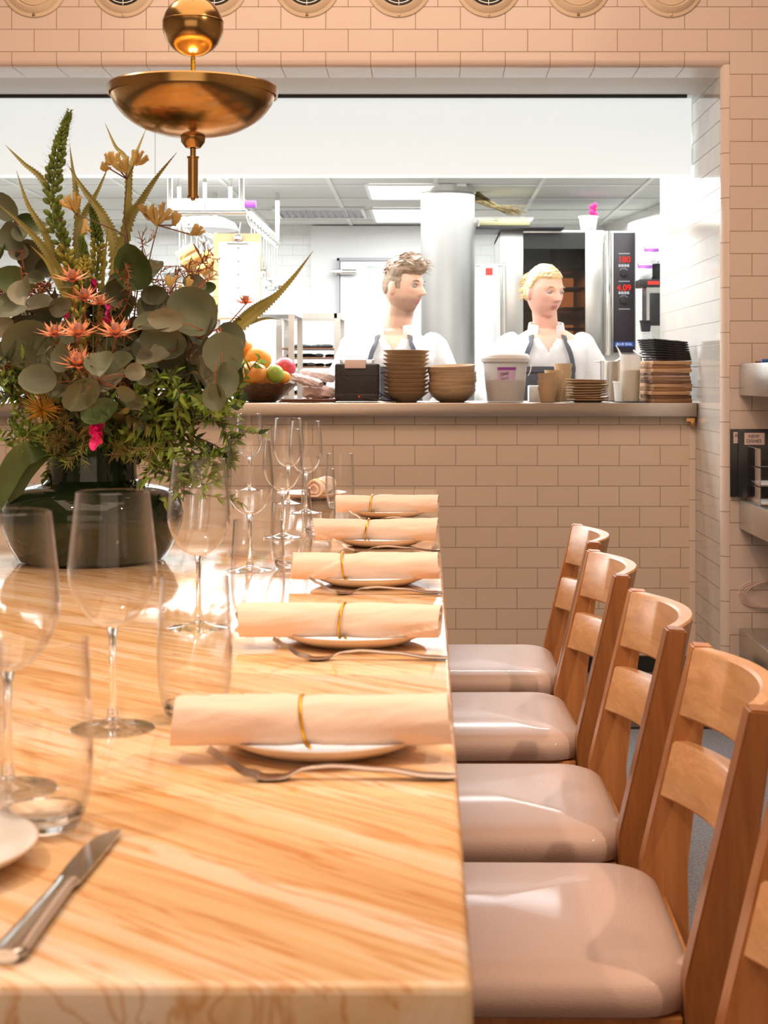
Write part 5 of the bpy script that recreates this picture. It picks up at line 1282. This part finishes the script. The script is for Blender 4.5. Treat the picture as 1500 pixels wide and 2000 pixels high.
# dark drooping broad leaves
for pts, dy, lb, W in (([(70, 880), (35, 900), (5, 960), (-10, 1010)], -.12, 'broad dark leaf drooping over the vase at the left frame edge', .020), ([(85, 885), (50, 920), (30, 960), (18, 985)], -.10, 'second broad dark leaf drooping beside the vase shoulder', .016)):
    t = fthing('drooping_leaf', lb, 'leaf'); q = [T(x, y, dy) for x, y in pts]; sp = stem_path(q[-1], q[:-1]); bm = BM(); n = len(sp); prev = None
    for k, p in enumerate(sp):
        u = max(0, (k-7)/(n-8)); d = (sp[min(k+1, n-1)]-sp[max(k-1, 0)]).normalized(); s = d.cross(Vector((.3, -1, .3))).normalized(); w_ = W*sin(pi*min(1, u*.97+.03))**.7+.0012; p = p-O
        cur = [bm.verts.new(p+s*w_+Vector((0, -.3*w_, 0))), bm.verts.new(p), bm.verts.new(p-s*w_+Vector((0, -.3*w_, 0)))]
        if prev:
            for z in range(2): bm.faces.new((prev[z], cur[z], cur[z+1], prev[z+1]))
        prev = cur
    obj('blade', bm, M['eucg'], t)
t = fthing('broad_leaf', 'single dark heart shaped leaf above the magenta bloom', 'leaf'); c = T(190, 805, -.2); stem(t, stem_path(c), .0015, 'leafo'); bm = BM(); disc(bm, c-O, .030, Vector((.1, -1, .3)), Vector((1, 0, .5)), .75, 0, .3, .6); obj('blade', bm, M['eucg'], t)
# ------------------------------------------------------------------ people
def attr_mat(name, rough=.5, sss=.12):
    m, nt, b = nodes(name); a = nt.nodes.new('ShaderNodeVertexColor'); a.layer_name = 'tint'
    nt.links.new(a.outputs['Color'], b.inputs['Base Color']); b.inputs['Roughness'].default_value = rough
    b.inputs['Subsurface Weight'].default_value = sss; b.inputs['Subsurface Radius'].default_value = (.01, .004, .002)
    return m
M['skin'] = attr_mat('skin')
def G(v, c, s): return exp(-((v-c)/s)**2)
def headpt(d, hair=None):
    x, y, z = d
    X, Y, Z = .073*x, .092*y, .116*z
    if z < 0:
        k = min(1, -z); X *= 1-.22*k**2.0
        if y > 0: Y *= 1-.42*k
        else: Y *= 1-.10*k**3
    else: X *= 1+.04*sin(pi*z); 
    if y > 0: Y *= 1.04
    if y < 0:
        fr_ = min(1, -y*1.6)
        Y -= fr_*(.006*G(Z, .030, .012)*G(X, 0, .04))                              # brow
        Y += fr_*.0095*G(Z, .010, .011)*(G(X, .031, .016)+G(X, -.031, .016))       # sockets
        nz = 0
        if -.034 < Z < .03: t_ = (.03-Z)/.055; nz = .034*min(1, max(0, t_))**1.2*(1 if Z > -.024 else max(0, 1-(-.024-Z)/.010))
        Y -= fr_*nz*G(X, 0, .0105+.004*(Z < -.005))
        Y -= fr_*(.006)*G(Z, -.024, .006)*(G(X, .012, .006)+G(X, -.012, .006))       # nostril wings
        Y -= fr_*.0055*(G(Z, -.050, .0045)+G(Z, -.0605, .005))*G(X, 0, .019)       # lips
        Y += fr_*.003*G(Z, -.0555, .0022)*G(X, 0, .021)
        Y -= fr_*.015*G(Z, -.098, .018)*G(X, 0, .022)                              # chin
        Y -= fr_*.004*G(Z, -.008, .018)*(G(X, .042, .016)+G(X, -.042, .016))       # cheeks
    return Vector((X, Y, Z))
def sph_grid(nu, nv, fn):
    bm = BM(); rows = []
    for j in range(1, nv):
        th = pi*j/nv; rows.append([bm.verts.new(fn(Vector((sin(th)*cos(2*pi*i/nu), sin(th)*sin(2*pi*i/nu), cos(th))))) for i in range(nu)])
    tp = bm.verts.new(fn(Vector((0, 0, 1)))); bt = bm.verts.new(fn(Vector((0, 0, -1))))
    for i in range(nu):
        k = (i+1) % nu; bm.faces.new((tp, rows[0][i], rows[0][k])); bm.faces.new((bt, rows[-1][k], rows[-1][i]))
        for a, b in zip(rows, rows[1:]): bm.faces.new((a[i], b[i], b[k], a[k]))
    return bm
TS = [(.74, .150, .110, .01), (.82, .165, .115, .01), (.90, .158, .110, .005), (1.00, .150, .105, .0), (1.09, .165, .115, -.005), (1.17, .182, .120, -.008), (1.225, .180, .108, 0), (1.255, .158, .094, .005), (1.280, .118, .080, .008), (1.305, .078, .070, .008), (1.33, .062, .062, .002)]
def tsec(z, add=0):
    for p, q in zip(TS, TS[1:]):
        if z <= q[0]:
            t = max(0, (z-p[0])/(q[0]-p[0])); return tuple(p[i]+(q[i]-p[i])*t+(add if i in (1, 2) else 0) for i in range(4))
    return tuple(TS[-1][i]+(add if i in (1, 2) else 0) for i in range(4))
def sup(a, b, an, e=.82):
    c, s = cos(an), sin(an); return a*abs(c)**e*(1 if c > 0 else -1), b*abs(s)**e*(1 if s > 0 else -1)
def loft(bm, zs, add, seg=40):
    pr = None; first = None
    for z in zs:
        _, a, b, c = tsec(z, add); ring = []
        for k in range(seg):
            x, y = sup(a, b, 2*pi*k/seg); ring.append(bm.verts.new((x, y+c, z)))
        if pr:
            for k in range(seg): bm.faces.new((pr[k], pr[(k+1) % seg], ring[(k+1) % seg], ring[k]))
        else: first = ring
        pr = ring
    bm.faces.new(first[::-1]); bm.faces.new(pr)
def remesh(bm, vox, smooth=4, fn=None):
    me = bpy.data.meshes.new('tmp'); bmesh.ops.recalc_face_normals(bm, faces=bm.faces[:]); bm.to_mesh(me); bm.free()
    o = bpy.data.objects.new('tmp', me); COL.objects.link(o)
    r = o.modifiers.new('r', 'REMESH'); r.mode = 'VOXEL'; r.voxel_size = vox; r.use_smooth_shade = True
    s = o.modifiers.new('s', 'SMOOTH'); s.iterations = smooth; s.factor = .5
    bpy.context.view_layer.update()
    out = bpy.data.meshes.new_from_object(o.evaluated_get(bpy.context.evaluated_depsgraph_get()))
    bpy.data.objects.remove(o)
    if fn: fn(out)
    return out
def person(name, label, loc, hc, yaw, pitch, arms, female, scale=1.0, hair='m'):
    t = thing(name, label, 'person', loc)
    Rm = Matrix.Rotation(R(yaw), 3, 'Z') @ Matrix.Rotation(R(pitch), 3, 'X'); hc = Vector(hc)
    sw = .92 if female else 1.0
    bm = BM(); loft(bm, [.74+.02*k for k in range(29)], 0)
    tube(bm, spline([(0, .012, 1.26), (hc.x*.3, .0, 1.32), (hc.x*.8, hc.y+.022, hc.z-.075), (hc.x, hc.y+.02, hc.z-.02)], 5), lambda u: .064-.006*u if not female else .054, 20)
    for s, (el, wr, tip) in zip((-1, 1), arms):
        sh_ = Vector((s*.175*sw, .0, 1.222)); el, wr, tip = Vector(el), Vector(wr), Vector(tip)
        ball(bm, sh_, .058, 16)
        tube(bm, spline([sh_, sh_.lerp(el, .5)+Vector((s*.004, 0, 0)), el], 5), lambda u: .052-.012*u, 16)
        tube(bm, spline([el, el.lerp(wr, .4), wr], 5), lambda u: .042-.015*u, 16); ball(bm, el, .041, 12)
        d = (tip-wr).normalized(); n = Vector((0, 0, 1)); sd = d.cross(n).normalized(); n = sd.cross(d)
        tube(bm, [wr-d*.01, wr+d*.03, wr+d*.075, wr+d*.09], lambda u: .026+.012*sin(pi*min(1, u*.8)), 14, flat=.5, up=n)
        for q, (off, L) in enumerate(((-.028, .058), (-.0095, .068), (.0095, .073), (.028, .066))):
            b0 = wr+d*.078+sd*off; tube(bm, spline([b0, b0+d*L*.5+n*.004, b0+d*L-n*.014], 4), lambda u: .0092-.0022*u, 8)
        b0 = wr+d*.022+sd*(-s)*.026; tube(bm, spline([b0, b0+d*.03+sd*(-s)*.022, b0+d*.06+sd*(-s)*.026-n*.006], 4), lambda u: .0115-.003*u, 8)
    for s in (-1, 1):
        tube(bm, spline([(s*.085, 0, .82), (s*.095, -.015, .62), (s*.10, -.02, .46), (s*.10, .01, .25), (s*.10, .02, .09)], 5), lambda u: .088-.050*u, 18)
        tube(bm, [(s*.10, .05, .045), (s*.105, -.05, .04), (s*.11, -.15, .03)], lambda u: .040-.008*u, 14)
    hm = sph_grid(84, 72, lambda d: Rm @ headpt(d)+hc); tmp = bpy.data.meshes.new('h'); hm.to_mesh(tmp); hm.free(); bm.from_mesh(tmp)
    for s in (-1, 1):
        ball(bm, Rm @ Vector((s*.073, .012, -.004))+hc, .031, 16, (.36, .62, 1.0), Rm @ Matrix.Rotation(s*R(18), 3, 'Z'))
    sk = (.72, .44, .32) if not female else (.78, .44, .34)
    def paint(me):
        ca = me.color_attributes.new('tint', 'FLOAT_COLOR', 'POINT'); inv = Rm.inverted(); data = []
        for v in me.vertices:
            p = inv @ (v.co-hc); c = Vector(sk)
            c *= 1+.08*noise.noise(v.co*30)
            if p.length < .16:
                if p.y < 0:
                    lp = min(1, 1.3*G(p.x, 0, .017)*(G(p.z, -.051, .005)+G(p.z, -.0605, .0055))*(p.y < -.07)); c = c.lerp(Vector((.52, .17, .15)), lp)
                    c = c.lerp(Vector((.70, .30, .22)), .35*(G(p.x, .042, .02)+G(p.x, -.042, .02))*G(p.z, -.012, .02))
                    ey = (G(p.z, .013, .006))*(G(p.x, .031, .014)+G(p.x, -.031, .014)); c = c.lerp(Vector((.30, .15, .10)), min(.55, ey*.6))
                if not female:
                    jaw = max(0, min(1, (-.030-p.z)/.02))*(1 if p.y < .03 else 0)*(1-min(1, 1.5*G(p.x, 0, .014)*G(p.z, -.056, .008)))
                    if p.z < -.118: jaw *= max(0, 1-(-.118-p.z)/.02)
                    strong = .5+.35*G(p.x, 0, .028)
                    c = c.lerp(Vector((.16, .09, .065)), jaw*strong*(.8+.3*noise.noise(v.co*300)))
            data += [c.x, c.y, c.z, 1]
        ca.data.foreach_set('color', data)
    me = remesh(bm, .0042, 2, paint); body = obj('body', me, M['skin'], t)
    # eyes and brows
    for s in (-1, 1):
        c = Rm @ Vector((s*.031, -.0755, .010))+hc
        bm = BM(); ball(bm, c, .0115, 18, (1.1, 1, .62), Rm); e = obj('eye', bm, M['eyew'], t)
        bm = BM(); ball(bm, c+Rm @ Vector((.001, -.0075, 0)), .0052, 12, (1, .8, .95), Rm); obj('iris', bm, M['iris'], e)
        bm = BM(); tube(bm, [Rm @ Vector((s*(.015+.034*k/6), -.0895+.011*(k/6)**2, .0285+.0055*sin(pi*k/6)))+hc for k in range(7)], lambda u: .0034*(1-.5*u), 8, flat=.6)
        obj('eyebrow', bm, M['iris'] if not female else M['hair_w'], t)
        bm = BM(); tube(bm, [Rm @ Vector((s*(.019+.024*k/6), -.0868+.005*(k/6)**2, .0145+.003*sin(pi*k/6)))+hc for k in range(7)], .0014, 6); obj('eyelid', bm, M['iris'] if not female else M['hair_w'], t)
    # hair
    def hairf(d):
        p = headpt(d); n = Vector((p.x/.073**2, p.y/.095**2, p.z/.116**2)).normalized()
        if hair == 'm':
            line = .056-.05*max(0, min(1, (d.y+.25)/.35))-.045*max(0, min(1, (d.y-.05)/.5))
            m_ = max(0, min(1, (p.z-line)/.012)); top = max(0, min(1, (p.z-.045)/.05))
            if abs(d.x) > .75 and -.35 < d.y < .0 and p.z > -.01: m_ = max(m_, .8*(p.z > -.005))
            th = .004+.020*top*(1.15-.5*d.y)+.010*max(0, -d.y)*top
            th *= 1+.30*noise.noise(Vector((d.x*9+d.y*2, d.y*2, d.z*4)))+.16*noise.noise(Vector((d.x*24+d.y*5, d.y*4, 3)))
            sh = Vector((0, -.016*top*max(0, -d.y+.25), 0))
        else:
            line = .058-.055*max(0, min(1, (d.y+.35)/.35))-.05*max(0, min(1, (d.y-.0)/.5)); m_ = max(0, min(1, (p.z-line)/.012)); th = .009*(1+.5*noise.noise(Vector((d.x*4, d.y*14, d.z*14)))); sh = Vector()
        return Rm @ (p+n*(-.007+(th+.007)*m_)+sh*m_)+hc
    bm = sph_grid(120, 90, hairf)
    rh = random.Random(4)
    if hair == 'm':
        for k in range(190):
            an = rh.uniform(0, 2*pi); rr_ = rh.uniform(.0, .95); d = Vector((rr_*cos(an), rr_*sin(an), sqrt(1-rr_*rr_)))
            if headpt(d).z < .055: continue
            p = hairf(d); dr_ = Rm @ Vector((.25+rh.uniform(-.3, .45), -1.0, .08+rh.uniform(-.15, .28)-.45*max(0, -d.y))).normalized(); L = rh.uniform(.018, .045)
            tube(bm, spline([p-dr_*.008, p+dr_*L*.5+Rm @ Vector((0, 0, .006)), p+dr_*L-Vector((0, 0, .004))], 3), lambda u: .0040*(1-.85*u), 6, flat=.6)
    else:
        for k in range(60):
            an = rh.uniform(.2, pi-.2); d = Vector((cos(an)*.9, .75+rh.uniform(-.3, .2), rh.uniform(-.2, .6))).normalized(); p = hairf(d)
            dr_ = (Rm @ Vector((d.x*.5, 1, -.3+rh.uniform(-.3, .3)))).normalized(); tube(bm, spline([p, p+dr_*.02, p+dr_*.03+Vector((0, 0, -.014))], 3), lambda u: .004*(1-.8*u), 6)
        ball(bm, Rm @ Vector((0, .105, .01))+hc, .034, 18, (1, .85, 1), fn=lambda p, n: p*(1+.12*sin(9*n.z+4*n.x)))
    obj('hair', bm, M['hair_m'] if hair == 'm' else M['hair_w'], t)
    # jacket
    bm = BM(); loft(bm, [.70]+[.74+.02*k for k in range(27)], .016)
    for s, (el, wr, tip) in zip((-1, 1), arms):
        sh_ = Vector((s*.172*sw, .0, 1.220)); el, wr = Vector(el), Vector(wr)
        ball(bm, sh_, .070, 18); tube(bm, spline([sh_, sh_.lerp(el, .5)+Vector((s*.012, .0, 0)), el], 6), lambda u: .068-.008*u, 20); ball(bm, el, .058, 14)
        tube(bm, spline([el, el.lerp(wr, .5), el.lerp(wr, .72)], 5), lambda u: .060-.010*u, 20)
    def crease(me):
        me.update(); co = [v.co.copy() for v in me.vertices]; no = [v.normal.copy() for v in me.vertices]
        for v, c, n in zip(me.vertices, co, no):
            a = .0085*noise.noise(Vector((c.x*16, c.y*16, c.z*5)))+.004*noise.noise(Vector((c.x*45, c.y*30, c.z*14+5)))
            v.co = c+n*a
    me = remesh(bm, .0075, 5, crease)
    b2 = BM(); b2.from_mesh(me)
    cut = [f for f in b2.faces if (lambda c: (c.y < .0 and abs(c.x) < .050*max(0, (c.z-1.205)/.075) and c.z > 1.205) or (c.z > 1.268 and (c.x**2+(c.y-.01)**2) < .062**2))(f.calc_center_median())]
    bmesh.ops.delete(b2, geom=cut, context='FACES'); jk = obj('chef_jacket', b2, M['jacket'], t)
    bm = BM(); pr = None
    for k in range(25):
        a = -pi/2+.55+(2*pi-1.1)*k/24; r0, r1 = .082, .076; z0 = 1.255; z1 = 1.330+.014*sin(a); op = .012*max(0, -sin(a))
        ring = [Vector(((r0+.008)*cos(a), (r0)*sin(a)+.008-op, z0)), Vector((r1*cos(a), r1*.98*sin(a)+.006-op, z1)), Vector(((r1-.005)*cos(a), (r1-.005)*sin(a)+.006-op, z1)), Vector(((r0-.003)*cos(a), (r0-.006)*sin(a)+.008-op, z0))]
        cur = [bm.verts.new(p) for p in ring]
        if pr:
            for q in range(4): bm.faces.new((pr[q], cur[q], cur[(q+1) % 4], pr[(q+1) % 4]))
        else: bm.faces.new(cur)
        pr = cur
    bm.faces.new(pr[::-1]); obj('collar', bm, M['jacket'], jk)
    # apron
    def front(x, z, off):
        _, a, b, c = tsec(z, .016+off); u = max(-.98, min(.98, x/a)); return Vector((x, c-b*(1-abs(u)**2.4)**(1/2.4), z))
    bm = BM(); sgrid(bm, lambda u, v: front((u-.5)*2*(.112+.045*max(0, 1-v*1.1)), .72+.42*v, .016+.003*noise.noise(Vector((u*6, v*9, 1)))), 24, 30)
    ap = obj('apron', bm, M['apron'], t)
    bm = BM(); sgrid(bm, lambda u, v: front((u-.5)*2*.114, 1.118+.024*v, .021), 24, 2); obj('apron_hem', bm, M['apron'], ap)
    for s in (-1, 1):
        pts = [front(s*.105, 1.138, .020), front(s*.095, 1.19, .020), front(s*.078, 1.24, .024), Vector((s*.070, -.055, 1.282)), Vector((s*.074, .0, 1.302)), Vector((s*.062, .055, 1.300))]
        if s > 0: pts.append(Vector((0, .085, 1.296)))
        else: pts.append(Vector((0, .085, 1.296)))
        bm = BM(); sp_ = spline(pts, 6); pr = None
        for k, p in enumerate(sp_):
            d = (sp_[min(k+1, len(sp_)-1)]-sp_[max(k-1, 0)]).normalized(); nn = Vector((p.x*1.2, p.y-.02, .25 if p.z > 1.26 else 0)).normalized(); sd = d.cross(nn).normalized()*.011
            cur = [bm.verts.new(p+sd), bm.verts.new(p-sd), bm.verts.new(p-sd-nn*.003), bm.verts.new(p+sd-nn*.003)]
            if pr:
                for q in range(4): bm.faces.new((pr[q], cur[q], cur[(q+1) % 4], pr[(q+1) % 4]))
            pr = cur
        obj('apron_strap', bm, M['apron'], ap)
    # trousers
    bm = BM(); 
    for s in (-1, 1): tube(bm, spline([(s*.08, 0, .84), (s*.095, -.012, .62), (s*.10, -.02, .46), (s*.10, .01, .25), (s*.10, .02, .10)], 5), lambda u: .098-.045*u, 20)
    loft(bm, [.74, .78, .82, .86], .006); obj('trousers', remesh(bm, .010, 4), M['trousers'], t)
    for s in (-1, 1):
        bm = BM(); tube(bm, spline([(s*.10, .075, .052), (s*.103, .0, .056), (s*.108, -.10, .047), (s*.11, -.19, .038)], 5), lambda u: .046*(1-.12*u), 16, flat=.9)
        for v in bm.verts: v.co.z = max(.0, v.co.z)
        obj('shoe', bm, M['dark'], t)
    t.scale = (scale,)*3
    return t
s_ = 450.0
person('person', 'person with swept ash hair and stubble, white jacket, dark apron, looking right', (-.150, 6.90, 0), (.040, -.035, 1.483), 58, 4,
       (((-.235, -.06, .99), (-.10, -.205, .945), (-.08, -.30, .925)), ((.24, -.05, .99), (.16, -.205, .945), (.14, -.30, .925))), False, 1.0, 'm')
person('person', 'person with blond tied hair, white jacket and dark apron strap, in front of the oven', (.512, 6.90, 0), (-.012, -.035, 1.462), 34, 8,
       (((-.255, -.04, 1.0), (-.15, -.205, .945), (-.13, -.30, .925)), ((.25, -.05, .99), (.12, -.205, .945), (.10, -.30, .925))), True, 1.0, 'w')
# ------------------------------------------------------------------ camera, light
cd = bpy.data.cameras.new('camera'); cam = bpy.data.objects.new('camera', cd); COL.objects.link(cam)
cam.location = (0, 0, EYE); cam.rotation_euler = (pi/2, 0, 0)
cd.sensor_fit = 'VERTICAL'; cd.sensor_height = 36; cd.lens = F/2000*36
cd.shift_x = -(VX-750)/2000; cd.shift_y = -(1000-VY)/2000
cd.clip_start = .05; cd.clip_end = 60
cd.dof.use_dof = True; cd.dof.focus_distance = 3.6; cd.dof.aperture_fstop = cd.lens/1000/.0042
S.camera = cam
def area(name, loc, rot, sx, sy, power, col):
    l = bpy.data.lights.new(name, 'AREA'); l.shape = 'RECTANGLE'; l.size = sx; l.size_y = sy; l.energy = power; l.color = col
    o = bpy.data.objects.new(name, l); COL.objects.link(o); o.location = loc; o.rotation_euler = rot; return o
def spot(name, loc, tgt, power, col, ang=60, blend=.5, r=.04):
    l = bpy.data.lights.new(name, 'SPOT'); l.energy = power; l.color = col; l.spot_size = R(ang); l.spot_blend = blend; l.shadow_soft_size = r
    o = bpy.data.objects.new(name, l); COL.objects.link(o); o.location = loc
    o.rotation_euler = (Vector(tgt)-Vector(loc)).to_track_quat('-Z', 'Y').to_euler(); return o
WARM = (1, .73, .53)
area('dining_ceiling_light', (-.4, 2.0, 3.28), (0, 0, 0), 3.0, 4.5, 105, WARM)
area('room_fill_light', (-.3, -2.8, 1.9), (R(80), 0, 0), 4.5, 2.0, 38, (1, .76, .58))
spot('table_spot', (-1.3, .9, 3.1), (-.1, 1.9, .7), 95, WARM, 50, .6)
spot('seat_spot', (1.75, 1.2, 3.15), (.1, 2.75, .5), 165, (1, .70, .50), 62, .5, .03)
spot('table_far_spot', (-1.5, 3.6, 3.1), (-.3, 3.0, .7), 90, (1, .76, .56), 55, .6)
spot('wall_spot', (-.2, 3.6, 3.2), (0, 5.4, 2.0), 50, (1, .72, .58), 120, .8)
area('kitchen_strip_light', (-1.65, 7.05, 2.17), (R(-12), 0, 0), 4.8, .22, 150, (.93, .98, 1))
area('kitchen_ceiling_light', (-.8, 9.4, 2.15), (0, 0, 0), 4.4, 3.0, 175, (.96, 1, 1))
area('pass_fill_light', (-.6, 6.15, 1.85), (R(22), 0, 0), 3.2, .12, 16, (1, .95, .88))  # added fill without a fixture, brightens the chefs from the front
w = bpy.data.worlds.new('world'); S.world = w; w.use_nodes = True
w.node_tree.nodes['Background'].inputs[0].default_value = (1, .8, .65, 1); w.node_tree.nodes['Background'].inputs[1].default_value = .3
S.view_settings.view_transform = 'Standard'; S.view_settings.look = 'None'; S.view_settings.exposure = 0
c = S.cycles; c.max_bounces = 14; c.transparent_max_bounces = 40; c.transmission_bounces = 14; c.glossy_bounces = 6; c.diffuse_bounces = 4
c.caustics_reflective = False; c.caustics_refractive = True; c.sample_clamp_indirect = 6; c.sample_clamp_direct = 0
c.use_denoising = True; c.use_adaptive_sampling = True
